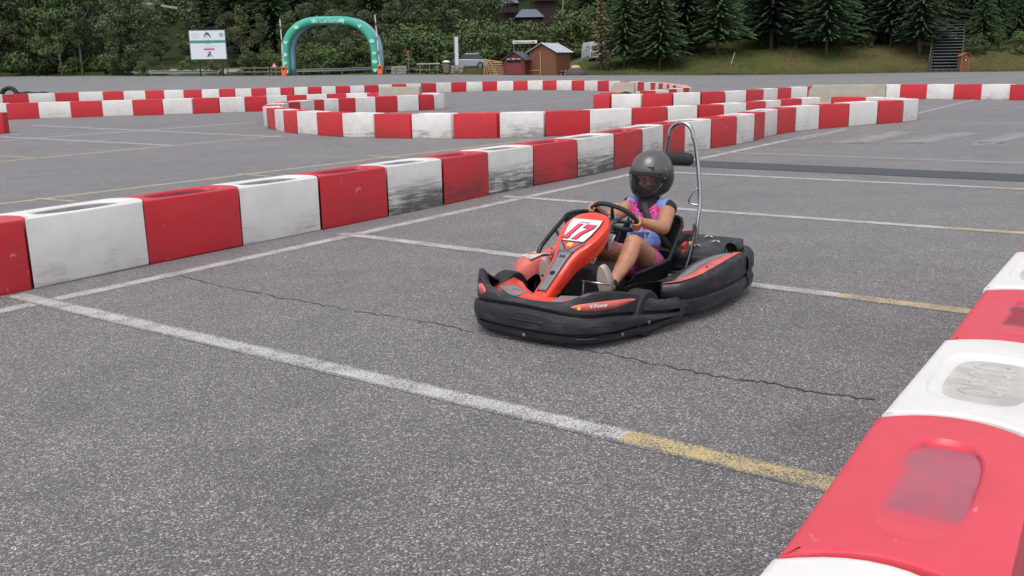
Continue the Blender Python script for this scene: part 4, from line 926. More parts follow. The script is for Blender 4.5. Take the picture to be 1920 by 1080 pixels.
# chalets on the hill --------------------------------------------------
m_chw=mat('chalet_dark_wood',(.035,.019,.015),.8,var=.3,vscale=3); m_chs=mat('chalet_slate',(.12,.14,.18),.55,var=.3,vscale=4); m_cream=mat('cream_render',(.42,.39,.34),.85)
def chalet(px,Y,py0,py1,wpx,lb,rz=0,lift=0):
    X=at(px,Y,py1).x; zb=at(px,Y,py1).z; zt=at(px,Y,py0).z; w_=wpx*PX(Y); g0=terr(X,Y)
    r=thing('chalet',lb,'house',(X,Y,g0),rz,'chalets on the wooded hill'); h0=zb-g0; h1=zt-g0
    eav=h0+(h1-h0)*.55
    mb=MB(); mb.prism([(-w_/2,-1),(w_/2,-1),(w_/2,eav),(-w_/2,eav)],(0,0,0),(1,0,0),(0,0,1),(0,8,0)); mb.build('wall',m_chw,r)
    mb=MB(); mb.loft([[(-w_*.58,-.9,eav-.15),(w_*.58,-.9,eav-.15),(w_*.58,9,eav-.15),(-w_*.58,9,eav-.15)],[(-w_*.30,3.8,h1),(w_*.30,3.8,h1),(w_*.30,4.2,h1),(-w_*.30,4.2,h1)]]); mb.build('roof',m_chs,r)
    for x in (-.28,.05,.3):
        mb=MB(); mb.box((w_*x,-.03,eav-.9),(w_*.14,.08,.9)); f=mb.build('window',m_fence,r); mb=MB(); mb.box((w_*x,-.08,eav-.9),(w_*.10,.04,.7)); mb.build('pane',m_glass,f)
    mb=MB(); mb.box((0,-.55,h0+.5),(w_*.9,.08,.7)); mb.build('balcony',m_chw,r)
    return r
chalet(993,121,14,50,46,'dark wood chalet with slate roof, nearest on the hill')
chalet(955,124,-14,26,30,'slate roofed chalet high on the hill, left of the nearest one')
chalet(1020,128,-40,4,46,'large dark chalet at the top edge above the others')
chalet(898,128,-26,6,26,'chalet whose eaves just show at the top edge, leftmost')
# pale road and wall up the slope at upper left
mb=MB(); p0=base(215,140); a_=at(222,140,2); c_=at(358,140,20); mb.loft([[(p.x,p.y+dy,p.z+dz) for dy,dz in ((0,-.1),(0,.2),(.5,.2),(.5,-.1))] for p in (a_,a_.lerp(c_,.5)+Vector((0,0,.15)),c_)]); tag(mb.build('retaining_wall',m_concrete),'pale retaining wall of the hillside road, upper left','wall')

# distant wood: one mass of crowns far up the slope
random.seed(77); V=[];F=[]
V0=[]
for i in range(175):
    px=random.uniform(-120,2050); Y=random.uniform(135,235)
    if i>=120: px=random.choice((random.uniform(-1300,-110),random.uniform(-1300,-110),random.uniform(2000,2700))); Y=random.uniform(94,130)
    if 930<px<1060 and Y<140: continue
    X=at(px,Y,100).x; z=terr(X,Y); H=random.uniform(8,14); wd=random.uniform(5,8); con=random.random()<.4
    for k in range(620):
        f=random.random()**.8; zz=H*(.02+.96*f); rad=wd*.5*((1-f)**.8 if con else math.sin(math.pi*min(1,f*.8+.2))**.6); a=random.uniform(0,6.28); r_=rad*(.55+.5*random.random())
        p=Vector((X+r_*math.cos(a),Y+r_*math.sin(a),z+zz)); leafquad(V,F,p,Vector((math.cos(a),math.sin(a),.5))+rv()*.9,random.uniform(.28,.6))
o=bpy.data.objects.new('distant_wood',mesh_from('distant_wood',V,F,m_leafC)); COL.objects.link(o); tag(o,kind='stuff')

pth=MB(); pv_=[];N_=10
for k in range(N_+1):
    for Yk in (97.5,99.5,102):
        X=at(225+(470-225)*k/N_,Yk,120).x; pv_.append((X,Yk,terr(X,Yk)+.16))
pth.add(pv_,[(3*k+j,3*k+3+j,3*k+4+j,3*k+1+j) for k in range(N_) for j in (0,1)]); tag(pth.build('path',mat('gravel_path',(.26,.24,.21),.95,var=.2,vscale=2)),kind='structure')
# ================================================================== the kart (local x forward, y to the driver's left)
KROT=math.atan2(-.8,-.6); KLOC=(.344,5.434,0)
kart=thing('go_kart','red and black rental go-kart with number 17 on its nose, driven by a child','kart',KLOC,KROT)
m_kred=mat('kart_red',(.72,.045,.018),.32,coat=.5,var=.06,vscale=6); m_kredd=mat('kart_red_faded',(.60,.13,.11),.5,var=.25,vscale=14)
m_kgrey=mat('kart_grey_decal',(.17,.18,.19),.4,var=.2,vscale=15); m_kwhite=mat('plate_white',(.72,.74,.74),.4); m_kpink=mat('digit_red',(.62,.05,.10),.4); m_kline=mat('dark_outline',(.05,.02,.03),.5)
m_yellow=mat('yellow_mark',(.80,.50,.06),.4); m_shell=mat('seat_shell',(.020,.020,.023),.35,var=.3,vscale=8)
# worn bumper plastic
m_bump=bpy.data.materials.new('worn_bumper_plastic'); m_bump.use_nodes=True; g=NG(m_bump)
tc=g.new('TexCoord'); O=tc.outputs['Object']; n=g.noise(g.map(O,(6,6,30)),1.0,6,.7,.5); n2=g.noise(O,14,4,.7)
cc=g.mix(g.rng(n,.52,.74,0,.45),(.014,.014,.019),(.12,.12,.125)); cc=g.mix(g.rng(n2,.62,.78,0,.35),cc,(.15,.145,.14)); g.l(cc,g.b.inputs['Base Color']); g.l(g.rng(n2,.3,.7,.32,.6),g.b.inputs['Roughness'])
bp=g.new('Bump'); bp.inputs['Strength'].default_value=.3; bp.inputs['Distance'].default_value=.004; g.l(n,bp.inputs['Height']); g.l(bp.outputs[0],g.b.inputs['Normal'])
def cat(P,n):
    P=[Vector(p) for p in P]; out=[]
    for i in range(len(P)-1):
        p0=P[max(i-1,0)];p1=P[i];p2=P[i+1];p3=P[min(i+2,len(P)-1)]
        for k in range(n):
            t=k/n; out.append(.5*((2*p1)+(-p0+p2)*t+(2*p0-5*p1+4*p2-p3)*t*t+(-p0+3*p1-3*p2+p3)*t**3))
    out.append(P[-1]); return out
# --- front bumper: plan path with per-station heights (x,y,ztop,zgroove)
fb=[(-.37,-.47,.16,.10),(-.33,-.555,.19,.12),(-.15,-.565,.20,.13),(.08,-.52,.23,.15),(.28,-.46,.31,.17),(.40,-.385,.355,.19),(.465,-.29,.29,.205),(.49,-.17,.262,.212),(.50,0,.245,.216),(.495,.16,.248,.21),(.475,.275,.262,.20),(.415,.38,.305,.188),(.28,.46,.303,.182),(.08,.515,.255,.155),(-.08,.548,.195,.13),(-.22,.567,.175,.11),(-.33,.555,.165,.10),(-.375,.47,.15,.10)]
fbs=cat([(x,y,zt) for x,y,zt,zg in fb],5); fbg=cat([(x,y,zg) for x,y,zt,zg in fb],5)
def fnorm(P,i):
    a=P[max(i-1,0)];b=P[min(i+1,len(P)-1)];t=(b-a); n=Vector((t.y,-t.x,0)).normalized(); 
    return -n
def bump_pt(i,k,extra=0.0):
    p=fbs[i]; zt=p.z; zg=fbg[i].z; n=fnorm(fbs,i)
    prof=[(-.05,.028),(-.022,.030),(-.004,.048),(.002,.078),(-.010,.084),(-.010,.092),(.012,.100),(.014,(.10+zg-.03)/2),(.010,zg-.028),(.004,zg-.012),(-.034,zg-.010),(-.036,zg+.002),(-.008,zg+.012),(-.012,(zg+zt)/2),(-.022,zt-.008),(-.030,zt),(-.045,zt-.002),(-.060,zt-.02)]
    o,z=prof[k]; q=p+n*(o+extra); return Vector((q.x,q.y,z))
NP=18
# outward normal check: centre station must point forward
sgn=1 if fnorm(fbs,len(fbs)//2).x>0 else -1
_f=fnorm; 
def fnorm(P,i): return _f(P,i)*sgn
mb=MB(); mb.loft([[bump_pt(i,k) for k in range(NP)] for i in range(len(fbs))],closed=False); fbo=mb.build('front_bumper',m_bump,kart,smooth=28,solid=.006)
# scoops: flat dark patches on the lower band, recess shade painted as colour
def band_patch(name,i0,i1,z0,z1,m,parent,off=.004,taper=True,conv=1,upper=None):
    mb=MB(); r=[]
    for i in range(i0,i1+1):
        t=(i-i0)/(i1-i0); a=math.sin(math.pi*t)**.6 if taper else 1
        zl=z0+(z1-z0)*.5*(1-a); zh=z1-(z1-z0)*.5*(1-a)
        p=fbs[i]; n=fnorm(fbs,i); zg=fbg[i].z; zt=p.z
        def o(z):
            if z>zg+.008: u=(z-zg-.012)/max(zt-zg,.01); return -.008-.012*u
            return .012 if z>.09 else .004
        r.append([(p+n*(o(z)+off)).xy.to_3d()+Vector((0,0,z)) for z in (zl,(zl+zh)/2,zh)])
    mb.loft(r,closed=False); return mb.build(name,m,parent,smooth=True,solid=.003)
iC=lambda s:int(s*5)
band_patch('scoop_shade',iC(7.6),iC(9.0),.150,.180,m_dark,fbo,.001)
band_patch('scoop_shade',iC(10.4),iC(11.5),.075,.105,m_dark,fbo,.001)
band_patch('scoop_shade',iC(5.2),iC(6.0),.10,.15,m_dark,fbo,.001)
band_patch('scoop_shade',iC(15.0),iC(16.2),.085,.115,m_dark,fbo,.001)
for a_,b_,z_ in ((7.6,9.0,.147),(10.4,11.5,.072),(5.2,6.0,.097),(15.0,16.2,.082)): band_patch('scoop_lip',iC(a_),iC(b_),z_-.010,z_,m_bump,fbo,.007,False)
dc=band_patch('red_decal',iC(10.3),iC(12.8),.215,.262,m_kredd,fbo,.003)
band_patch('red_decal',iC(5.3),iC(6.3),.225,.29,m_kredd,fbo,.004)
# lettering on the decal
i=iC(11.5); p=bump_pt(i,13,.012); n=fnorm(fbs,i); t=text_mesh('lettering','V-Power',.030,m_kwhite,dc,ext=.001,offset=.0006); 
zz=.243; t.matrix_local=Matrix.Translation((p.x,p.y,zz))@Matrix((( -n.y,0,n.x,0),(n.x,0,n.y,0),(0,1,0,0),(0,0,0,1)))
mb=MB(); mb.lathe([(.011,0),(.011,.002)],12); y_=mb.build('yellow_dot',m_yellow,dc); i=iC(10.75); p=bump_pt(i,13,.010); n=fnorm(fbs,i); y_.matrix_local=Matrix.Translation((p.x,p.y,.236))@n.to_track_quat('Z','Y').to_matrix().to_4x4()
# screws
for s_,z in ((12.2,.07),(13.3,.10),(8.2,.06)):
    i=iC(s_); p=bump_pt(i,7,.002); n=fnorm(fbs,i); mb=MB(); mb.lathe([(.010,0),(.010,.004),(.004,.006)],10); b_=mb.build('bolt',m_steel,fbo); b_.matrix_local=Matrix.Translation((p.x,p.y,z))@n.to_track_quat('Z','Y').to_matrix().to_4x4()
# --- front fairing panel
def fairing():
    mb=MB(); n=24; rings=[]
    outer=[Vector((x,y,0)) for x,y in ((.05,-.43),(.22,-.42),(.34,-.36),(.40,-.27),(.43,-.12),(.435,0),(.43,.12),(.40,.26),(.34,.34),(.22,.40),(.05,.42))]
    inner=[Vector((x,y,0)) for x,y in ((.02,-.34),(.08,-.28),(.16,-.20),(.22,-.12),(.25,-.06),(.26,0),(.25,.06),(.22,.12),(.16,.20),(.08,.28),(.02,.34))]
    o=cat([v+Vector((0,0,.205)) for v in outer],4); m_=cat([(a+b)/2+Vector((0,0,.238)) for a,b in zip(outer,inner)],4); q=cat([v+Vector((0,0,.215)) for v in inner],4); d=cat([v+Vector((-.03,0,.15)) for v in inner],4)
    mb.loft([[o[i],m_[i],q[i],d[i]] for i in range(len(o))],closed=False); return mb.build('front_fairing',m_kred,kart,smooth=50,solid=.004)
fr=fairing()
def decal3(name,pts,m,parent,th=.003):
    P=[Vector(p) for p in pts]; c=sum(P,Vector())/len(P); n=(P[1]-P[0]).cross(P[2]-P[0]).normalized(); n=n if n.z>0 else -n
    mb=MB(); mb.v=[tuple(p+n*th) for p in P]+[tuple(p-n*th*.3) for p in P]; k=len(P)
    mb.f=[tuple(range(k)),tuple(range(2*k-1,k-1,-1))]+[(i,(i+1)%k,k+(i+1)%k,k+i) for i in range(k)]; mb.m=[0]*len(mb.f); return mb.build(name,m,parent)
decal3('grey_facet',[(.40,-.13,.225),(.30,-.30,.243),(.19,-.26,.232),(.33,-.08,.240)],m_kgrey,fr,.004)
decal3('grey_facet',[(.40,.13,.225),(.30,.33,.240),(.17,.33,.236),(.30,.13,.243)],m_kgrey,fr,.004)
# --- steering fairing (nose cone)
st=[(.345,.215,.048,.05),(.30,.250,.050,.07),(.20,.318,.055,.085),(.10,.395,.066,.10),(.04,.440,.085,.11),(-.01,.471,.112,.12),(-.08,.514,.138,.12),(-.15,.558,.145,.11),(-.21,.592,.128,.095),(-.255,.612,.085,.07),(-.275,.615,.03,.045)]
def stn(x):
    xs=[s[0] for s in st][::-1]; return [float(np.interp(x,xs,[s[k] for s in st][::-1])) for k in (1,2,3)]
sts=cat([(a,b,c) for a,b,c,d in st],3); std=cat([(a,b,d) for a,b,c,d in st],3)
rings=[]
for a,d_ in zip(sts,std):
    x,z,hw=a.x,a.y,a.z; dp=d_.z; nx,nz=.50,.866
    def pt(y,dn): return (x-nx*dn,y,z-nz*dn)
    rings.append([pt(-hw*.90,.0),pt(-hw*.5,-.004),pt(0,-.006),pt(hw*.5,-.004),pt(hw*.90,.0),pt(hw*.985,.006),pt(hw*1.02,.022),pt(hw*.97,dp*.55),pt(hw*.82,dp),pt(0,dp*.9),pt(-hw*.82,dp),pt(-hw*.97,dp*.55),pt(-hw*1.02,.022),pt(-hw*.985,.006)])
mb=MB(); mb.loft(rings); ns=mb.build('nose_fairing',m_kred,kart,smooth=40)
def ntop(x,f,lift=.009):   # point on top surface; f = lateral fraction of half width
    z,hw,_=stn(x); return Vector((x+.5*lift,hw*f,z+.866*lift))
def nstrip(name,x0,x1,f0,f1,m,parent,lift=.008,n=10):
    mb=MB(); r=[]
    for k in range(n+1):
        x=x0+(x1-x0)*k/n; t=k/n; a=f0(t) if callable(f0) else f0; b=f1(t) if callable(f1) else f1
        r.append([ntop(x,a+(b-a)*j/4,lift) for j in range(5)])
    mb.loft(r,closed=False); return mb.build(name,m,parent,smooth=True,solid=.0025)
nstrip('dark_edge',.30,.045,-.62,.62,m_kline,ns,.0075); gs=nstrip('grey_stripe',.295,.045,-.54,.54,m_kgrey,ns,.0105)
for sg in (-1,1):
    nstrip('grey_stripe',.055,-.015,(lambda t,s=sg:s*(.54+.24*t)),(lambda t,s=sg:s*(.05+.63*t)),m_kgrey,ns,.0105,6)
sh=nstrip('shield_outline',.052,-.018,(lambda t:-.08-.60*t),(lambda t:.08+.60*t),m_kline,ns,.0085,6)
nstrip('shield',.045,-.014,(lambda t:-.02-.58*t),(lambda t:.02+.58*t),m_kpink,ns,.0125,6)
nstrip('yellow_mark',.020,-.008,-.17,.17,m_yellow,ns,.0165,4)
nstrip('plate_outline',-.020,-.195,(lambda t:-.66-.12*t),(lambda t:.66+.12*t),m_kline,ns,.0080,8)
pl=nstrip('number_plate',-.024,-.190,(lambda t:-.62-.13*t),(lambda t:.62+.13*t),m_kwhite,ns,.0120,8)
# digits 17 in the plane of the plate
po=ntop(-.025,0,.0155); pv=(ntop(-.15,0,.0155)-po); pv.normalize(); pu=Vector((0,1,0)); pn=pu.cross(pv); pn=pn if pn.z>0 else -pn
def dig(name,poly,grow,lift,m,par):
    c=Vector((sum(p[0] for p in poly)/len(poly),sum(p[1] for p in poly)/len(poly)))
    out=[]; n=len(poly)
    for i,(x,y) in enumerate(poly):
        a=Vector(poly[i-1]);b=Vector(poly[(i+1)%n]);p=Vector((x,y)); e1=(p-a).normalized(); e2=(b-p).normalized(); nn=Vector((e1.y,-e1.x))+Vector((e2.y,-e2.x)); nn=nn.normalized() if nn.length>.01 else Vector((0,0)); out.append(p+nn*grow)
    mb=MB(); mb.prism([(p.x,p.y) for p in out],po+pn*lift,pu,pv,pn*.0015); return mb.build(name,m,par)
sh_=lambda L:[(x+.30*(y-.07),y) for x,y in L]
one=sh_([(-.066,.012),(-.022,.012),(-.022,.030),(-.030,.030),(-.030,.142),(-.058,.142),(-.058,.030),(-.066,.030)])
sev=sh_([(.004,.012),(.036,.012),(.040,.060),(.068,.112),(.068,.142),(.000,.142),(.000,.114),(.034,.114),(.012,.066)])
for nm,pg in (('digit',one),('digit',sev)):
    dig('digit_outline',pg,.0045,0,m_kline,pl); d_=dig(nm,pg,0,.002,m_kpink,pl)
tx=text_mesh('small_lettering','A.ROSSO',.016,m_kline,pl,ext=.0006); mm=Matrix.Identity(4)
for i,v in enumerate((pu,pv,pn,po+pv*.158+pn*.001)):
    for j in range(3): mm[j][i]=v[j]
tx.matrix_local=mm
tx=text_mesh('small_lettering','RX8',.022,m_kline,ns,ext=.0006,offset=.0008); q=ntop(.085,0,.014); u_=Vector((0,1,0)); v_=(ntop(.05,0,0)-ntop(.12,0,0)).normalized(); w_=u_.cross(v_)
for i,v in enumerate((u_,v_,w_,q)):
    for j in range(3): mm[j][i]=v[j]
tx.matrix_local=mm
mb=MB(); mb.lathe([(.016,0),(.016,.003),(.008,.006)],14); b_=mb.build('bolt',m_dark,ns); q=ntop(.185,0,.012); b_.matrix_local=Matrix.Translation(q)@Vector((.5,0,.866)).to_track_quat('Z','Y').to_matrix().to_4x4()
# --- floor pan, chassis tubes
mb=MB(); mb.prism([(.36,-.22),(.36,.22),(-.1,.27),(-1.2,.27),(-1.2,-.27),(-.1,-.27)],(0,0,.045),(1,0,0),(0,1,0),(0,0,.012)); mb.build('floor_pan',m_bplastic,kart)
for y in (-.28,.28):
    mb=MB(); mb.tube(cat([(.36,y*.8,.07),(.0,y,.07),(-.6,y*1.1,.07),(-1.25,y*1.15,.07)],5),.016,10); mb.build('frame_rail',m_blk,kart,smooth=True)
mb=MB(); mb.tube([(0,-.48,.135),(0,.48,.135)],.014,8); mb.build('front_axle',m_steel,kart,smooth=True)
mb=MB(); mb.tube([(-1.02,-.54,.14),(-1.02,.54,.14)],.018,10); mb.build('rear_axle',m_steel,kart,smooth=True)
def wheel(x,y,r,w_):
    mb=MB(); prof=[(r*.52,-w_*.42),(r*.80,-w_*.5),(r*.94,-w_*.47),(r,-w_*.33),(r,w_*.33),(r*.94,w_*.47),(r*.80,w_*.5),(r*.52,w_*.42)]
    mb.lathe(prof,32,(x,y,r),'Y'); wh=thing('wheel',None,None); wh.parent=kart
    t_=mb.build('tyre',m_rubber,wh,smooth=35); mb=MB(); mb.lathe([(.02,-w_*.2),(r*.45,-w_*.25),(r*.54,-w_*.44),(r*.54,w_*.44),(r*.45,w_*.25),(.02,w_*.2)],20,(x,y,r),'Y'); mb.build('rim',m_steel,wh,smooth=35)
wheel(.0,-.455,.132,.12); wheel(.0,.455,.132,.12); wheel(-1.02,-.46,.138,.18); wheel(-1.02,.46,.138,.18)
# --- side pods (outer skin with wavy lower band) and rear bumper
def pod(s,front,red):
    pp=[(-.27,.44,.235,.06),(-.33,.545,.245,.06),(-.47,.605,.262,.055),(-.66,.625,.285,.055),(-.86,.625,.300,.06),(-1.02,.61,.300,.065),(-1.15,.59,.285,.065)]
    P=cat([(x,y,zt) for x,y,zt,zb in pp],5); mb=MB(); rings=[]
    for i,p in enumerate(P):
        a=P[max(i-1,0)];b=P[min(i+1,len(P)-1)];t=(b-a).xy.normalized(); n=Vector((-t.y*-1,t.x*-1)); n=Vector((t.y,-t.x)); n=n if n.y>0 else -n
        z=p.z; yi=p.y-.15-.06*math.sin(math.pi*i/len(P)); 
        prof=[(-.03,.045),(.0,.06),(.008,.10),(.004,.135),(-.012,.145),(-.010,.158),(.0,.17),(-.002,z-.03),(-.010,z-.008),(-.022,z),(-.07,z+.004)]
        r=[(p.x+n.x*o,s*(p.y+n.y*o),zz) for o,zz in prof]; r+=[(p.x,s*(p.y-.13),z-.002),(p.x+.02,s*max(p.y-.24,.22),z-.035),(p.x+.02,s*max(p.y-.26,.21),.10)]
        rings.append(r)
    mb.loft(rings,closed=False); o=mb.build('side_pod',m_bump,kart,smooth=45,solid=.005)
    # red top strip
    def topstrip(name,o0,o1,i0,i1,m,lift,par):
        mb=MB(); r=[]
        for i in range(i0,i1+1):
            p=P[i]; t=(i-i0)/(i1-i0); a=o0*(math.sin(math.pi*(.06+.80*t))**.7) ; b=o1*(math.sin(math.pi*(.06+.80*t))**.7) if o1>.05 else o1
            r.append([(p.x,s*(p.y-b),p.z+lift),(p.x,s*(p.y-(a+b)/2),p.z+lift),(p.x,s*(p.y-a),p.z+lift-.001)])
        mb.loft(r,closed=False); return mb.build(name,m,par,smooth=True,solid=.003)
    topstrip('red_top',.105,.028,2,len(P)-3,red,.007,o)
    topstrip('grey_top',.165,.108,5,len(P)-7,m_kgrey,.0075,o)
    mb=MB(); mb.lathe([(.008,0),(.008,.004)],8,(-1.0,s*.545,.308)); mb.build('bolt',m_dark,o); mb=MB(); mb.lathe([(.008,0),(.008,.004)],8,(-.62,s*.56,.29)); mb.build('bolt',m_dark,o)
    return o
pod(1,0,m_kredd); pod(-1,0,m_kredd)
# scuff streaks are in the plastic; white patch on the far pod's front
mb=MB(); rings=[]
for x,y0,y1,z in ((-.16,-.52,-.46,.255),(-.21,-.555,-.42,.30),(-.30,-.56,-.40,.320),(-.40,-.55,-.40,.305)): rings.append([(x,y0,z-.10),(x,y0-.01,z-.03),(x,(y0*.7+y1*.3),z),(x,(y0*.3+y1*.7),z+.004),(x,y1,z-.02),(x,y1,z-.10)])
mb.loft(rings); fp=mb.build('front_cowl',m_kredd,kart,smooth=50)
decal3('white_patch',[(-.20,-.43,.303),(-.30,-.41,.322),(-.40,-.415,.308),(-.39,-.53,.310),(-.24,-.535,.308)],mat('dirty_white',(.55,.48,.45),.5,var=.3,vscale=20),fp,.004)
# rear bumper
rb=cat([(-1.13,.60,.285),(-1.27,.575,.295),(-1.38,.50,.290),(-1.425,.38,.285),(-1.435,.2,.30),(-1.435,0,.31),(-1.435,-.2,.30),(-1.425,-.38,.285),(-1.38,-.50,.29),(-1.27,-.575,.295),(-1.13,-.60,.285)],5)
rings=[]
for i,p in enumerate(rb):
    a=rb[max(i-1,0)];b=rb[min(i+1,len(rb)-1)];t=(b-a).xy.normalized(); n=Vector((t.y,-t.x)); c=Vector((-.8,0)); n=n if n.dot(p.xy-c)>0 else -n; z=p.z
    rings.append([(p.x+n.x*o,p.y+n.y*o,zz) for o,zz in ((-.04,.05),(.0,.07),(.008,.12),(-.004,.15),(-.004,.175),(.008,.19),(.004,z-.03),(-.02,z),(-.08,z+.005),(-.13,z-.02),(-.135,.16))])
mb=MB(); mb.loft(rings,closed=False); rbo=mb.build('rear_bumper',m_bump,kart,smooth=45,solid=.005)
for s in (1,-1):
    mb=MB(); mb.box((-1.405 if 0 else -1.392,s*.478,.20),(.05,.06,.025),Matrix.Rotation(s*-.9,3,'Z')); mb.build('slot',m_dark,rbo)
# exhaust opening at the rear left
mb=MB(); mb.loft([[(-1.10+dx,.50+math.cos(q)*r*1.1,.315+math.sin(q)*r) for q in [2*math.pi*k/18 for k in range(18)]] for dx,r in ((-.10,.040),(.0,.044),(.012,.040),(-.04,.034),(-.09,.030))],cap=False); mb.build('exhaust_mouth',m_blk,kart,smooth=True)
mb=MB(); mb.lathe([(.034,-1.155),(.001,-1.15)],16,(0,.50,.315),'X'); mb.build('exhaust_dark',m_dark,kart)
# rear deck with stickers, red tail block
mb=MB(); mb.prism([(-.98,.16),(-.98,.26),(-1.02,.285),(-1.30,.330),(-1.40,.335),(-1.40,.16)],(0,-.40,0),(1,0,0),(0,0,1),(0,.86,0)); m_stk=mat('sticker_grey_pink',(.42,.34,.36),.5); dk=mb.build('rear_deck',m_bump,kart,bevel=.02)
for x,y in ((-1.13,.24),(-1.24,.33),(-1.32,.24)):
    z=.285+(-1.02-x)*.16+.006; s_=thing('sticker',None,None); s_.parent=dk; s_.location=(x,y,z); s_.rotation_euler=(0,.16,random.uniform(0,1)); s_.scale=(.8,.8,1)
    for sg in (-1,1):
        mb=MB(); mb.prism([(.0,0),(.012,sg*.010),(.030,sg*.032),(.012,sg*.036),(-.004,sg*.020),(-.022,sg*.026),(-.018,sg*.008)],(0,0,0),(1,0,0),(0,1,0),(0,0,.002)); mb.build('wing',m_stk,s_)
    mb=MB(); mb.box((0,0,.003),(.03,.006,.003)); mb.build('stripe',m_kline,s_)
mb=MB(); mb.prism([(-1.12,.20),(-1.12,.34),(-1.20,.372),(-1.42,.350),(-1.43,.20)],(0,-.28,0),(1,0,0),(0,0,1),(0,.40,0)); tb=mb.build('tail_block',m_bump,kart,bevel=.02)
mb=MB(); mb.prism([(-1.19,.3735),(-1.20,.377),(-1.42,.355),(-1.42,.351)],(0,-.25,0),(1,0,0),(0,0,1),(0,.34,0)); mb.build('red_top',m_kredd,tb,bevel=.002)
# engine between seat and rear axle, right side
mb=MB(); mb.box((-.98,-.33,.20),(.26,.20,.24)); mb.build('engine',m_steel,kart,bevel=.015); 
for k in range(6):
    mb=MB(); mb.box((-.98,-.33,.33+.016*k),(.20,.18,.006)); mb.build('cooling_fin',m_steel,kart)
# seat -----------------------------------------------------------
sp_=cat([(-.42,.175,.15),(-.50,.135,.17),(-.62,.105,.18),(-.78,.10,.185),(-.90,.145,.185),(-.97,.26,.185),(-1.02,.38,.185),(-1.05,.475,.17),(-1.055,.50,.15)],4)
rings=[]
for i,p in enumerate(sp_):
    a=sp_[max(i-1,0)];b=sp_[min(i+1,len(sp_)-1)]; t=Vector((b.x-a.x,b.y-a.y)).normalized(); n=Vector((t.y,-t.x)); n=n if (n.x*0.6+n.y)>0 else -n
    hw=p.z; sd_=.04+.12*math.sin(math.pi*min(1,(i+1)/(len(sp_)-6)))**.8*(1.0)
    prof=[(-1.12,1.0),(-1.10,.98),(-1.05,.80),(-.99,.40),(-.9,.12),(-.6,0),(0,-.02),(.6,0),(.9,.12),(.99,.40),(1.05,.80),(1.10,.98),(1.12,1.0)]
    rings.append([(p.x+n.x*sd_*q,hw*y,p.y+n.y*sd_*q) for y,q in prof])
mb=MB(); mb.loft(rings,closed=False); se=mb.build('seat',m_shell,kart,smooth=60,solid=.010)
rim=[r[0] for r in rings]+[r[-1] for r in rings[::-1]]
mb=MB(); mb.tube([Vector(r[-1]) for r in rings],.011,8); mb.build('rim',m_rubber,se,smooth=True); mb=MB(); mb.tube([Vector(r[0]) for r in rings],.011,8); mb.build('rim',m_rubber,se,smooth=True)
mb=MB(); mb.tube([Vector(p) for p in rings[-1]],.011,8); mb.build('rim',m_rubber,se,smooth=True)
for s in (1,-1):
    mb=MB(); mb.tube(cat([(-.88,s*.25,.10),(-.96,s*.27,.24),(-1.08,s*.25,.40),(-1.16,s*.21,.43),(-1.24,s*.17,.40)],5),.013,8); mb.build('seat_stay',m_blk,kart,smooth=True)
# buckles at the left hip
mb=MB(); mb.box((-.95,.245,.335),(.05,.02,.035),Matrix.Rotation(.4,3,'Y')); mb.build('buckle',m_redp,kart,bevel=.004)
mb=MB(); mb.box((-.93,.25,.30),(.03,.02,.02)); mb.build('buckle',m_redp,kart,bevel=.004)
mb=MB(); mb.box((-1.02,.255,.32),(.02,.012,.06),Matrix.Rotation(.4,3,'Y')); mb.build('yellow_tag',m_yellow,kart)
# roll hoop ------------------------------------------------------------
hp=[(-1.29,.155,.26),(-1.31,.155,.42),(-1.345,.155,.56),(-1.355,.135,.74),(-1.36,.115,.88),(-1.355,.098,.97)]
arc=[(-1.352,.09*math.cos(q),.99+.095*math.sin(q)) for q in [math.pi*k/10 for k in range(11)]]
hoop=hp+arc+[(x,-y,z) for x,y,z in reversed(hp)]
mb=MB(); mb.tube(cat(hoop,3),.0145,14); ho=mb.build('roll_hoop',m_chrome,kart,smooth=True)
mb=MB(); mb.tube(cat([(-1.352,.147,.66),(-1.33,.115,.63),(-1.32,.085,.57),(-1.33,.10,.545),(-1.345,.152,.54)],4),.006,8); mb.build('wire_hook',m_chrome,ho,smooth=True)
mb=MB(); hx=[(-1.33,y,.852) for y in (-.135,-.10,0,.08,.108)]
mb.loft([[(-1.325+rr*.62*math.cos(q),y,.845+rr*math.sin(q)) for q in [2*math.pi*k/16 for k in range(16)]] for y,rr in ((-.118,.012),(-.112,.030),(-.095,.042),(-.05,.044),(.05,.044),(.085,.042),(.102,.030),(.108,.012))]); mb.build('head_pad',m_rubber,kart,smooth=50)
for s in (1,-1):
    mb=MB(); mb.tube([(-1.29,s*.155,.26),(-1.30,s*.155,.18),(-1.22,s*.155,.10)],.020,10); mb.build('hoop_socket',m_steel,kart,smooth=True)
# bar and pad on the far side
mb=MB(); mb.tube(cat([(-.30,-.45,.22),(-.315,-.45,.33),(-.40,-.45,.395),(-.60,-.45,.50),(-.66,-.45,.525),(-.80,-.44,.525),(-.95,-.38,.50)],4),.014,10); fbar=mb.build('side_bar',m_blk,kart,smooth=True)
mb=MB(); mb.tube([(-.50,-.45,.45),(-.56,-.42,.34),(-.58,-.38,.20)],.010,8); mb.build('brace',m_blk,fbar,smooth=True)
mb=MB(); mb.box((-.72,-.445,.475),(.20,.025,.085)); mb.build('pad',m_bplastic,fbar,bevel=.008)
mb=MB(); mb.box((-.52,-.40,.22),(.20,.14,.16)); mb.build('tank',mat('red_tank',(.22,.015,.02),.4),kart,bevel=.02)
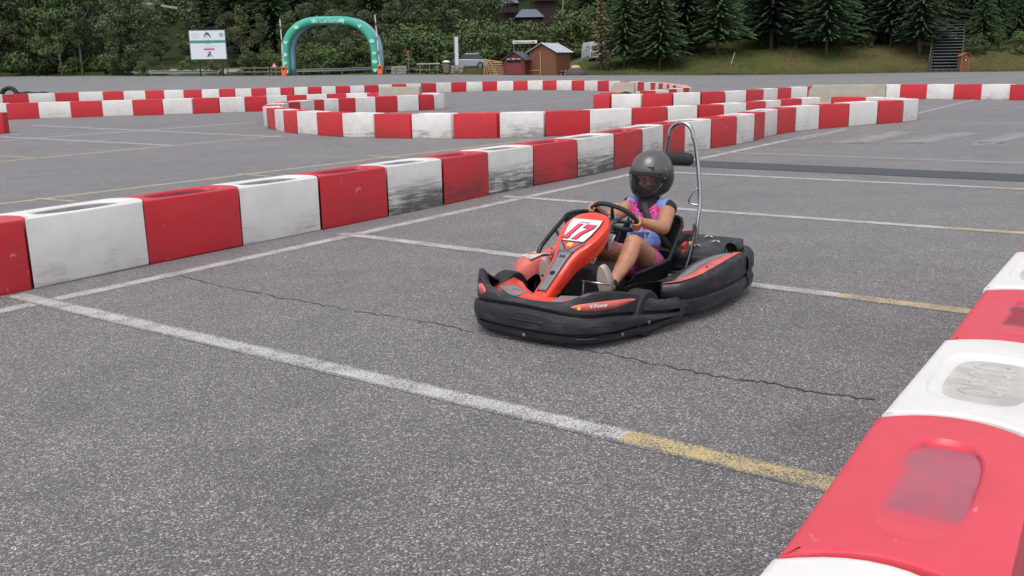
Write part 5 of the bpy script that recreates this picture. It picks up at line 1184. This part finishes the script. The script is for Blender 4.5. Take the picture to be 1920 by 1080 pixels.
# steering: column, wheel ----------------------------------------------
SC=Vector((-.488,0,.565)); sv_=Vector((.673,0,.740)); su=Vector((0,1,0)); sn=Vector((-.740,0,.673)); tw=math.radians(22)
su2=su*math.cos(tw)-sv_*math.sin(tw); sv2=sv_*math.cos(tw)+su*math.sin(tw)
def rimpt(a,rr=0,nn=0):
    ru,rv=.140,.112; f=1.0
    c,s=math.cos(a),math.sin(a); e=.86
    x=ru*math.copysign(abs(c)**e,c); y=rv*math.copysign(abs(s)**e,s)
    L=math.hypot(x,y); return SC+su2*x*(1+rr/L)+sv2*y*(1+rr/L)+sn*nn
mb=MB(); mb.tube([rimpt(2*math.pi*k/40) for k in range(40)],.0145,12,loop=True); sw=mb.build('steering_wheel',m_rubber,kart,smooth=True)
for a in (math.radians(95),math.radians(8),math.radians(172)):
    mb=MB(); mb.tube([SC-sn*.03,SC-sn*.02+(rimpt(a)-SC)*.5,rimpt(a)],[.014,.011,.009],8); mb.build('spoke',m_blk,sw,smooth=True)
mb=MB(); mb.tube([SC-sn*.02,SC-sn*.14,Vector((-.12,0,.20))],.013,8); mb.build('steering_column',m_steel,kart,smooth=True)
mb=MB(); mb.box(tuple(SC-sn*.02),(.05,.07,.05)); mb.build('hub',m_steel,sw,bevel=.01)
mb=MB(); mb.box((-.30,.075,.455),(.09,.05,.012),Matrix.Rotation(.7,3,'Y')); mb.box((-.27,.09,.43),(.05,.03,.05)); mb.build('bracket',m_steel,kart,bevel=.003)
mb=MB(); mb.box((-.22,.02,.22),(.26,.30,.20)); mb.build('column_cover',m_bplastic,kart,bevel=.03)
# pedals
for s in (1,-1):
    r_=thing('pedal',None,None); r_.parent=kart
    mb=MB(); mb.tube([(.022,s*.09,.270),(-.02,s*.25,.262)],.006,8); mb.build('foot_bar',m_chrome,r_,smooth=True)
    mb=MB(); mb.tube([(.022,s*.10,.268),(.05,s*.11,.10)],.008,8); mb.build('arm',m_blk,r_,smooth=True)
mb=MB(); mb.lathe([(.014,0),(.014,.01)],10,(.02,.13,.10)); mb.build('bolt',m_steel,kart)

# ================================================================== the driver
m_skin=bpy.data.materials.new('skin'); m_skin.use_nodes=True; g=NG(m_skin)
tc=g.new('TexCoord'); n=g.noise(tc.outputs['Object'],16,5,.65); g.l(g.mix(g.rng(n,.3,.7,0,1),(.47,.225,.135),(.33,.145,.085)),g.b.inputs['Base Color']); g.b.inputs['Roughness'].default_value=.5; g.b.inputs['Subsurface Weight'].default_value=.12; g.b.inputs['Subsurface Radius'].default_value=(.02,.008,.004); g.b.inputs['Subsurface Scale'].default_value=.5
per=thing('person','child in a grey full-face helmet and pink and blue leopard print outfit driving the kart','person',KLOC,KROT)
def capsule(mb,pts,rr,n=14,flat=None):
    """closed tapered limb with rounded ends through points"""
    P=[Vector(p) for p in pts]; pp=[];r_=[]
    d0=(P[0]-P[1]).normalized(); d1=(P[-1]-P[-2]).normalized()
    for k,c in ((0,.02),(1,.55),(2,.88)): pp.append(P[0]+d0*rr[0]*math.cos(math.asin(min(c,1)))); r_.append(rr[0]*c)
    pp+=P; r_+=list(rr)
    for c in (.88,.55,.02): pp.append(P[-1]+d1*rr[-1]*math.cos(math.asin(c))); r_.append(rr[-1]*c)
    b=len(mb.v); mb.tube(pp,r_,n)
    return b
def ellipsoid(mb,c,r,n=20,rot=None):
    rings=[]; c=Vector(c)
    for i in range(1,n//2):
        th=math.pi*i/(n//2); ring=[]
        for j in range(n):
            q=2*math.pi*j/n; v=Vector((r[0]*math.sin(th)*math.cos(q),r[1]*math.sin(th)*math.sin(q),r[2]*math.cos(th)))
            if rot is not None: v=rot@v
            ring.append(c+v)
        rings.append(ring)
    mb.loft(rings)
def remesh(mb,name,m,parent,voxel,smooth=6,fac=.5):
    me=bpy.data.meshes.new('tmp'); me.from_pydata([tuple(x) for x in mb.v],[],mb.f)
    bm=bmesh.new(); bm.from_mesh(me); bmesh.ops.recalc_face_normals(bm,faces=bm.faces); bm.to_mesh(me); bm.free()
    o=bpy.data.objects.new('tmp',me); COL.objects.link(o)
    r=o.modifiers.new('r','REMESH'); r.mode='VOXEL'; r.voxel_size=voxel; s=o.modifiers.new('s','SMOOTH'); s.factor=fac; s.iterations=smooth
    bpy.context.view_layer.update(); me2=bpy.data.meshes.new_from_object(o.evaluated_get(bpy.context.evaluated_depsgraph_get())); bpy.data.objects.remove(o)
    me2.name=name; me2.materials.clear(); me2.materials.append(m); me2.polygons.foreach_set('use_smooth',[True]*len(me2.polygons))
    q=bpy.data.objects.new(name,me2); COL.objects.link(q); q.parent=parent; return q
def hand(mb,side,a):
    """fist closed round the steering rim at rim angle a"""
    p=rimpt(a); t=(rimpt(a+.05)-rimpt(a-.05)).normalized(); t=t if t.z>0 else -t; out=(p-SC); out-=out.dot(sn)*sn; out-=out.dot(t)*t; out.normalize()
    palm=p+sn*.030+out*.012
    def ring(ang,r): return out*math.cos(ang)*r+sn*math.sin(ang)*r    # ang 90=driver side, 0=outside, -90=front
    lens=[-175,-190,-180,-160]
    for k in range(4):
        off=t*(.030-.0185*k); pts=[]; end=lens[k]
        for j in range(6):
            ang=math.radians(75+(end*.85-75+30)*j/5*1.0)
            pts.append(p+off*1.0+ring(ang,.0255))
        capsule(mb,pts,[.0098,.0095,.0092,.0086,.008,.0074] if k<3 else [.0085,.0082,.0078,.0074,.007,.0064],10)
        capsule(mb,[palm+off*.95-out*.004,p+off+ring(math.radians(70),.026)],[.012,.0102],10)
    capsule(mb,[palm+t*.020,palm-t*.022],[.019,.018],12)
    capsule(mb,[palm+t*.02+sn*.006-out*.012,p+t*.048-out*.010+sn*.018,p+t*.052-out*.018-sn*.004,p+t*.050-out*.014-sn*.020],[.0125,.0105,.0095,.0085],10)
    return palm
AL=math.radians(-2); AR=math.radians(183)
body=MB()
pl_=hand(body,1,AL+math.radians(0)); pr_=hand(body,-1,AR)
def limb(pts,rr,n=14): capsule(body,cat(pts,4),list(np.interp(np.linspace(0,1,len(cat(pts,4))),np.linspace(0,1,len(rr)),rr)),n)
SHL=Vector((-.925,.135,.575)); SHR=Vector((-.935,-.135,.575)); ELL=Vector((-.735,.205,.475)); ELR=Vector((-.72,-.205,.50))
for S_,E_,Pm in ((SHL,ELL,pl_),(SHR,ELR,pr_)):
    limb([S_,(S_+E_)/2+Vector((0,0,-.006)),E_],[.054,.048,.040]); limb([E_,E_.lerp(Pm,.3),E_.lerp(Pm,.85),Pm],[.040,.041,.029,.024])
for s in (1,-1):
    hp_=Vector((-.80,s*.085,.215)); kn=Vector((-.43,s*.165,.425)); an=Vector((-.135,s*.19,.225))
    if s<0: kn=Vector((-.42,-.15,.415)); an=Vector((-.10,-.19,.235))
    limb([hp_,hp_.lerp(kn,.5)+Vector((0,0,.004)),kn],[.086,.076,.055],18); 
    cv=kn.lerp(an,.35)+Vector((-.018,0,-.010)); limb([kn,cv,kn.lerp(an,.8),an],[.054,.053,.036,.031],18)
    ellipsoid(body,kn+Vector((.006,0,.004)),(.052,.051,.052),16)
    limb([an,an+Vector((.018,0,-.004)),an+Vector((.024,0,.045))],[.027,.023,.018])
ellipsoid(body,(-.80,0,.235),(.105,.135,.10)); ellipsoid(body,(-.855,0,.36),(.078,.108,.12)); ellipsoid(body,(-.905,0,.49),(.078,.118,.12)); ellipsoid(body,(-.925,0,.565),(.05,.135,.045))
limb([(-.93,0,.57),(-.935,0,.67)],[.042,.040])
HC=Vector((-.955,0,.772)); HR=Matrix.Rotation(math.radians(15),3,'Y')@Matrix.Identity(3); HY=Matrix.Rotation(math.radians(-15),3,'Z')
ROT=HY@HR
def hp2(v): return HC+ROT@Vector(v)
def hell(c,r,n=20): ellipsoid(body,hp2(c),r,n,ROT)
hell((0,0,.02),(.088,.074,.098),24); hell((.022,0,-.045),(.062,.052,.055)); hell((.058,0,-.078),(.024,.024,.018))
hell((.092,0,-.018),(.013,.011,.013),12); hell((.086,0,.002),(.009,.008,.024),12); hell((.074,.030,-.030),(.015,.020,.018)); hell((.074,-.030,-.030),(.015,.020,.018)); hell((.080,0,.036),(.014,.045,.010))
hell((0,.076,.0),(.016,.008,.026),12); hell((0,-.076,.0),(.016,.008,.026),12)
bo=remesh(body,'body',m_skin,per,.0036,5,.5)
m_lip=mat('lips',(.42,.08,.075),.4); m_eye=mat('eye_white',(.6,.58,.55),.2); m_iris=mat('iris',(.03,.018,.012),.15); m_brow=mat('brow',(.08,.04,.02),.8)
for s in (1,-1):
    mb=MB(); ellipsoid(mb,hp2((.079,s*.030,.012)),(.0085,.013,.0075),14,ROT); e=mb.build('eye',m_eye,per,smooth=True); mb=MB(); ellipsoid(mb,hp2((.0865,s*.030,.011)),(.003,.0052,.0055),12,ROT); mb.build('iris',m_iris,e,smooth=True)
    mb=MB(); mb.tube([hp2((.088,s*.014,.030)),hp2((.090,s*.030,.035)),hp2((.080,s*.046,.030))],.0028,6); mb.build('eyebrow',m_brow,per)
mb=MB(); mb.tube([hp2((.078,-.024,-.050)),hp2((.088,-.009,-.046)),hp2((.0885,0,-.048)),hp2((.088,.009,-.046)),hp2((.078,.024,-.050))],[.002,.0045,.004,.0045,.002],8); mb.tube([hp2((.077,-.022,-.052)),hp2((.086,0,-.058)),hp2((.077,.022,-.052))],[.002,.0055,.002],8); mb.build('mouth',m_lip,per,smooth=True)
# --- clothing: sleeveless top with shorts, leopard print in pink and blue
m_suit=bpy.data.materials.new('leopard_print'); m_suit.use_nodes=True; g=NG(m_suit)
tc=g.new('TexCoord'); O=tc.outputs['Object']; sp=g.new('SeparateXYZ'); g.l(O,sp.inputs[0])
nw=g.noise(O,14,3,.6); zz=g.math('ADD',sp.outputs[2],g.math('MULTIPLY',g.math('SUBTRACT',nw,.5),.10)); zz=g.math('ADD',zz,g.math('MULTIPLY',sp.outputs[1],.10))
def bandz(a,b,s=.008): return g.math('MULTIPLY',g.rng(zz,a,a+s),g.rng(zz,b+s,b))
blue=g.math('ADD',bandz(.365,.455),bandz(.475,.515),clamp=True); blue=g.math('ADD',blue,g.rng(zz,.600,.606),clamp=True)
c0=g.mix(g.rng(g.noise(O,22,3,.6),.35,.65),(.66,.03,.21),(.50,.08,.32)); c1=g.mix(g.rng(g.noise(O,22,3,.6),.35,.65),(.09,.17,.46),(.24,.32,.58))
cc=g.mix(blue,c0,c1)
vo=g.new('TexVoronoi',feature='F1'); vo.inputs['Scale'].default_value=54; vo.inputs['Randomness'].default_value=1; g.l(g.map(O,(1,1,1.2)),vo.inputs['Vector']); n3=g.noise(O,90,2,.5)
ring=g.math('ABSOLUTE',g.math('SUBTRACT',g.math('ADD',vo.outputs['Distance'],g.math('MULTIPLY',g.math('SUBTRACT',n3,.5),.35)),.18))
sx=g.new('SeparateColor'); g.l(vo.outputs['Color'],sx.inputs[0])
sptz=g.math('MULTIPLY',g.rng(ring,.16,.12),g.rng(sx.outputs[0],.22,.26)); sptz=g.math('MULTIPLY',sptz,g.math('SUBTRACT',1.0,g.math('MULTIPLY',blue,.92)))
cc=g.mix(sptz,cc,(.03,.012,.03)); 
# black side/back panels
by=g.math('ADD',g.rng(sp.outputs[0],-.945,-.965),g.rng(g.math('ABSOLUTE',sp.outputs[1]),.142,.148),clamp=True); by=g.math('MULTIPLY',by,g.rng(sp.outputs[2],.40,.44))
cc=g.mix(by,cc,(.012,.011,.014)); g.l(cc,g.b.inputs['Base Color']); g.b.inputs['Roughness'].default_value=.85
n4=g.noise(g.map(O,(18,18,8)),1.,4,.6,1.0); bp=g.new('Bump'); bp.inputs['Strength'].default_value=.8; bp.inputs['Distance'].default_value=.012; g.l(n4,bp.inputs['Height']); g.l(bp.outputs[0],g.b.inputs['Normal'])
cl=MB(); e_=.009
ellipsoid(cl,(-.80,0,.235),(.112+e_,.138+e_,.105+e_)); ellipsoid(cl,(-.855,0,.36),(.082+e_,.112+e_,.125+e_)); ellipsoid(cl,(-.905,0,.49),(.083+e_,.120+e_,.118+e_)); ellipsoid(cl,(-.925,0,.556),(.052+e_,.126+e_,.040+e_))
for s in (1,-1): 
    hp_=Vector((-.80,s*.085,.215)); kn=Vector((-.43,s*.165,.425)); capsule(cl,[hp_,hp_.lerp(kn,.24)],[.097,.093],18)
    S_=SHL if s>0 else SHR; E_=ELL if s>0 else ELR; capsule(cl,[S_+Vector((0,-s*.03,.0)),S_.lerp(E_,.05)],[.060,.060],16)
co=remesh(cl,'clothing',m_suit,per,.006,4,.5)
t=text_mesh('shirt_lettering','SWEET',.042,mat('letter_navy',(.02,.02,.07),.8),co,ext=.001,offset=.0006)
# wrap the word round the belly
for v in t.data.vertices:
    x=v.co.x; y=.012+x*1.0; z=.412+v.co.y-.0*x; w2=v.co.z
    best=-.855+ (.082+e_)*math.sqrt(max(0.02,1-((y)/(.112+e_))**2-((z-.36)/(.125+e_))**2*.9)); 
    best2=-.905+(.083+e_)*math.sqrt(max(0.0,1-((y)/(.12+e_))**2-((z-.49)/(.118+e_))**2)) if abs(z-.49)<.118 else -2
    v.co=(max(best,best2)+.006+w2,y,z)
# neck scarf / balaclava collar
m_cloth=mat('black_fabric',(.012,.011,.013),.9,bump=.3,bscale=60)
mb=MB(); rings=[]
for z,rx,ry,cx in ((.545,.062,.060,-.885),(.575,.070,.075,-.90),(.61,.066,.068,-.920),(.65,.060,.060,-.935),(.69,.066,.062,-.94)): rings.append([(cx+rx*math.cos(q),ry*math.sin(q),z) for q in [2*math.pi*k/20 for k in range(20)]])
mb.loft(rings); mb.build('neck_scarf',m_cloth,per,smooth=True)
# belts belong to the kart
def belt(pts,nrm,wd,name='seat_belt'):
    P=cat(pts,6); mb=MB(); r=[]
    for i,p in enumerate(P):
        a=P[max(i-1,0)];b=P[min(i+1,len(P)-1)];t=(b-a).normalized(); n=Vector(nrm); w_=t.cross(n).normalized()*wd/2; r.append([p-w_,p+w_])
    mb.loft(r,closed=False); return mb.build(name,m_belt,kart,smooth=True,solid=.004)
m_belt=mat('belt_webbing',(.022,.021,.024),.7,bump=.2,bscale=120)
belt([(-.93,.19,.285),(-.86,.155,.315),(-.775,.11,.335),(-.748,.0,.345),(-.775,-.11,.335),(-.86,-.155,.315),(-.93,-.19,.285)],(.6,0,.75),.045)
belt([(-.93,.175,.30),(-.875,.135,.375),(-.815,.085,.47),(-.815,.035,.555),(-.86,.0,.615)],(1,.35,.1),.042)
# --- helmet
m_helm=bpy.data.materials.new('helmet_shell'); m_helm.use_nodes=True; g=NG(m_helm)
tc=g.new('TexCoord'); O=tc.outputs['Object']; sp=g.new('SeparateXYZ'); g.l(O,sp.inputs[0])
dot=g.math('ADD',sp.outputs[2],g.math('MULTIPLY',sp.outputs[0],-.35))  # height gradient: broad highlight on the crown painted into the shell colour
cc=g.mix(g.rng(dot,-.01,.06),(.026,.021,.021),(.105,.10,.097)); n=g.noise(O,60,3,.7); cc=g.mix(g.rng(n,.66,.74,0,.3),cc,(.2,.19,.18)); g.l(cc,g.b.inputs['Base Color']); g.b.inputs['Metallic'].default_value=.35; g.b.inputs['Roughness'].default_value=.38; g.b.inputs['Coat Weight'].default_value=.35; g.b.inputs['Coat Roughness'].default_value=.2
hl=bpy.data.objects.new('helmet',None); COL.objects.link(hl); hl.parent=per; hl.location=HC; hl.rotation_euler=ROT.to_euler()
def hrad(az,el,g_=0):
    ca,sa=math.cos(az),math.sin(az); ce,se_=math.cos(el),math.sin(el)
    rx=.142 if ca>0 else .148; ry=.126; rz_=.158 if se_>0 else .152
    # chin bar pushed forward
    if ca>0 and se_<0: rx+=.030*ca*min(1,-se_*2.2)
    k=2.25
    r=(abs(ca*ce/rx)**k+abs(sa*ce/ry)**k+abs(se_/rz_)**k)**(-1/k)
    return r+g_
def hpt(az,el,g_=0): r=hrad(az,el,g_); return (r*math.cos(az)*math.cos(el),r*math.sin(az)*math.cos(el),r*math.sin(el)+.005)
NA,NE=72,44
def inopen(az,el):
    a=abs(math.degrees(az)); e=math.degrees(el); top=20-max(0,a-35)*.32; bot=-33+max(0,a-30)*.62
    return a<70 and bot<e<top
V=[];F=[]
E0=-62
for j in range(NE+1):
    el=math.radians(E0+(90-E0)*j/NE)
    for i in range(NA): V.append(hpt(-math.pi+2*math.pi*i/NA,el))
for j in range(NE):
    el=math.radians(E0+(90-E0)*(j+.5)/NE)
    for i in range(NA):
        az=-math.pi+2*math.pi*(i+.5)/NA
        if inopen(az,el): continue
        i2=(i+1)%NA; F.append((j*NA+i,j*NA+i2,(j+1)*NA+i2,(j+1)*NA+i))
mb=MB(); mb.add(V,F); so_=mb.build('shell',m_helm,hl,smooth=True,solid=.010); so_.modifiers['s'].offset=-1
sm_=so_.modifiers.new('sm','SMOOTH'); sm_.iterations=3; sm_.factor=.4
# dark inner liner
V=[];F=[]
for j in range(17):
    el=math.radians(-55+145*j/16)
    for i in range(36): V.append(hpt(-math.pi+2*math.pi*i/36,el,-.016))
for j in range(16):
    for i in range(36):
        az=-math.pi+2*math.pi*(i+.5)/36; el=math.radians(-55+145*(j+.5)/16)
        if inopen(az*1.08,el*1.02): continue
        F.append((j*36+i,j*36+(i+1)%36,(j+1)*36+(i+1)%36,(j+1)*36+i))
mb=MB(); mb.add(V,F); mb.build('liner',m_cloth,hl,smooth=True)
# window gasket + visor
def loopopen(n=72):
    L=[]
    for k in range(n):
        q=2*math.pi*k/n; c,s=math.cos(q),math.sin(q); a=68*math.copysign(abs(c)**.55,c); aa=abs(a)
        top=20-max(0,aa-35)*.32; bot=-33+max(0,aa-30)*.62; m_=(top+bot)/2; h_=(top-bot)/2; L.append((math.radians(a),math.radians(m_+h_*math.copysign(abs(s)**.6,s))))
    return L
mb=MB(); mb.tube([hpt(a,e,.001) for a,e in loopopen()],.006,8,loop=True); mb.build('window_seal',m_rubber,hl,smooth=True)
m_vis=bpy.data.materials.new('visor_clear'); m_vis.use_nodes=True; g=NG(m_vis); g.b.inputs['Base Color'].default_value=(.03,.035,.04,1); g.b.inputs['Roughness'].default_value=.04; g.b.inputs['Alpha'].default_value=.42; g.b.inputs['Specular IOR Level'].default_value=.8
V=[];F=[];n1,n2_=30,12
for j in range(n2_+1):
    for i in range(n1+1):
        a=-78+156*i/n1; aa=abs(a); top=25-max(0,aa-35)*.36; bot=-37+max(0,aa-30)*.62; V.append(hpt(math.radians(a),math.radians(bot+(top-bot)*j/n2_),.0075))
for j in range(n2_):
    for i in range(n1): k=j*(n1+1)+i; F.append((k,k+1,k+n1+2,k+n1+1))
mb=MB(); mb.add(V,F); mb.build('visor',m_vis,hl,smooth=True)
for s in (1,-1):
    mb=MB(); c=Vector(hpt(math.radians(s*80),math.radians(-2),.004)); nrm=c.normalized(); q_=nrm.to_track_quat('Z','Y').to_matrix()
    rings=[[c+q_@Vector((r*math.cos(a),r*math.sin(a),h_)) for a in [2*math.pi*k/20 for k in range(20)]] for r,h_ in ((.030,-.004),(.030,.006),(.024,.010),(.010,.010))]
    mb.loft(rings); mb.build('visor_pivot',m_blk,hl,smooth=45)
    for r_ in (0,1):
        c2=c+q_@Vector((0,0,.010)); mb=MB(); mb.loft([[c2+q_@Vector((r*math.cos(a),r*math.sin(a),h_)) for a in [2*math.pi*k/12 for k in range(12)]] for r,h_ in ((.007,0),(.006,.003))]); mb.build('screw',m_steel,hl); break
    # dark triangle marking
    tri=[(s*68,52),(s*34,38),(s*54,22)]; mb=MB(); P3=[Vector(hpt(math.radians(a),math.radians(e),.0025)) for a,e in tri]; ce=Vector(hpt(math.radians(s*54),math.radians(35),.004)); mb.add(P3+[ce],[(0,1,3),(1,2,3),(2,0,3)]); mb.build('dark_triangle',m_blk,hl,solid=.001)
    mb=MB(); mb.tube([hpt(math.radians(s*a),math.radians(e),.0015) for a,e in ((10,-38),(30,-36),(48,-28),(66,-18),(88,-2),(96,12),(92,24))],.0022,6); mb.build('trim_line',m_steel,hl,smooth=True)
    # vents
mb=MB(); mb.tube([hpt(math.radians(a),math.radians(-48),.0) for a in range(-105,106,7)],.007,8); mb.build('lower_edge',m_rubber,hl,smooth=True)
# --- shoes and ankle straps
m_shoe=mat('shoe_canvas',(.32,.28,.25),.8,var=.15,vscale=25); m_sole=mat('shoe_sole',(.42,.385,.33),.6,var=.15,vscale=20); m_shoer=mat('shoe_pink',(.40,.06,.10),.7)
for s in (1,-1):
    an=Vector((-.135,.19,.225)) if s>0 else Vector((-.10,-.19,.235))
    sh=bpy.data.objects.new('shoe',None); COL.objects.link(sh); sh.parent=per
    o_=an+Vector((.030,0,-.030)); tv=Vector((.28,0,.96)).normalized(); nv=Vector((.96,0,-.28)); yv=Vector((0,1,0))   # tv heel->toe, nv = sole outward
    out=[]; L_=.215
    for k in range(28):
        q=2*math.pi*k/28; x=-math.cos(q); y=math.sin(q); l=(x+1)/2*L_; w_=(.030+.010*math.sin(math.pi*min(1,(x+1)/2*1.15)))*math.copysign(abs(y)**.8,y); out.append((l-.03,w_))
    def ringat(d,sc,sh_=0): return [o_+tv*(l*1.0)+yv*(w_*sc)+nv*d for l,w_ in out]
    mb=MB(); mb.loft([ringat(.020,1.02),ringat(.026,1.06),ringat(.040,1.05),ringat(.044,.98)]); mb.build('sole',m_sole,sh,smooth=40)
    mb=MB(); c_=o_+tv*.06
    def rr(d,sc,sl): return [c_+(o_+tv*l-c_)*sl+yv*(w_*sc)+nv*d for l,w_ in out]
    mb.loft([rr(.022,1.0,.98),rr(.0,.98,.97),rr(-.020,.80,.80),rr(-.034,.62,.50)]); mb.build('upper',m_shoe if s>0 else m_shoe,sh,smooth=50)
    mb=MB(); mb.lathe([(.031,-.018),(.033,0),(.031,.016)],18,(0,0,0)); q=mb.build('ankle_strap',m_cloth,per,smooth=45); q.location=an+Vector((-.012,0,.010)); q.rotation_euler=(0,math.radians(-52),0)
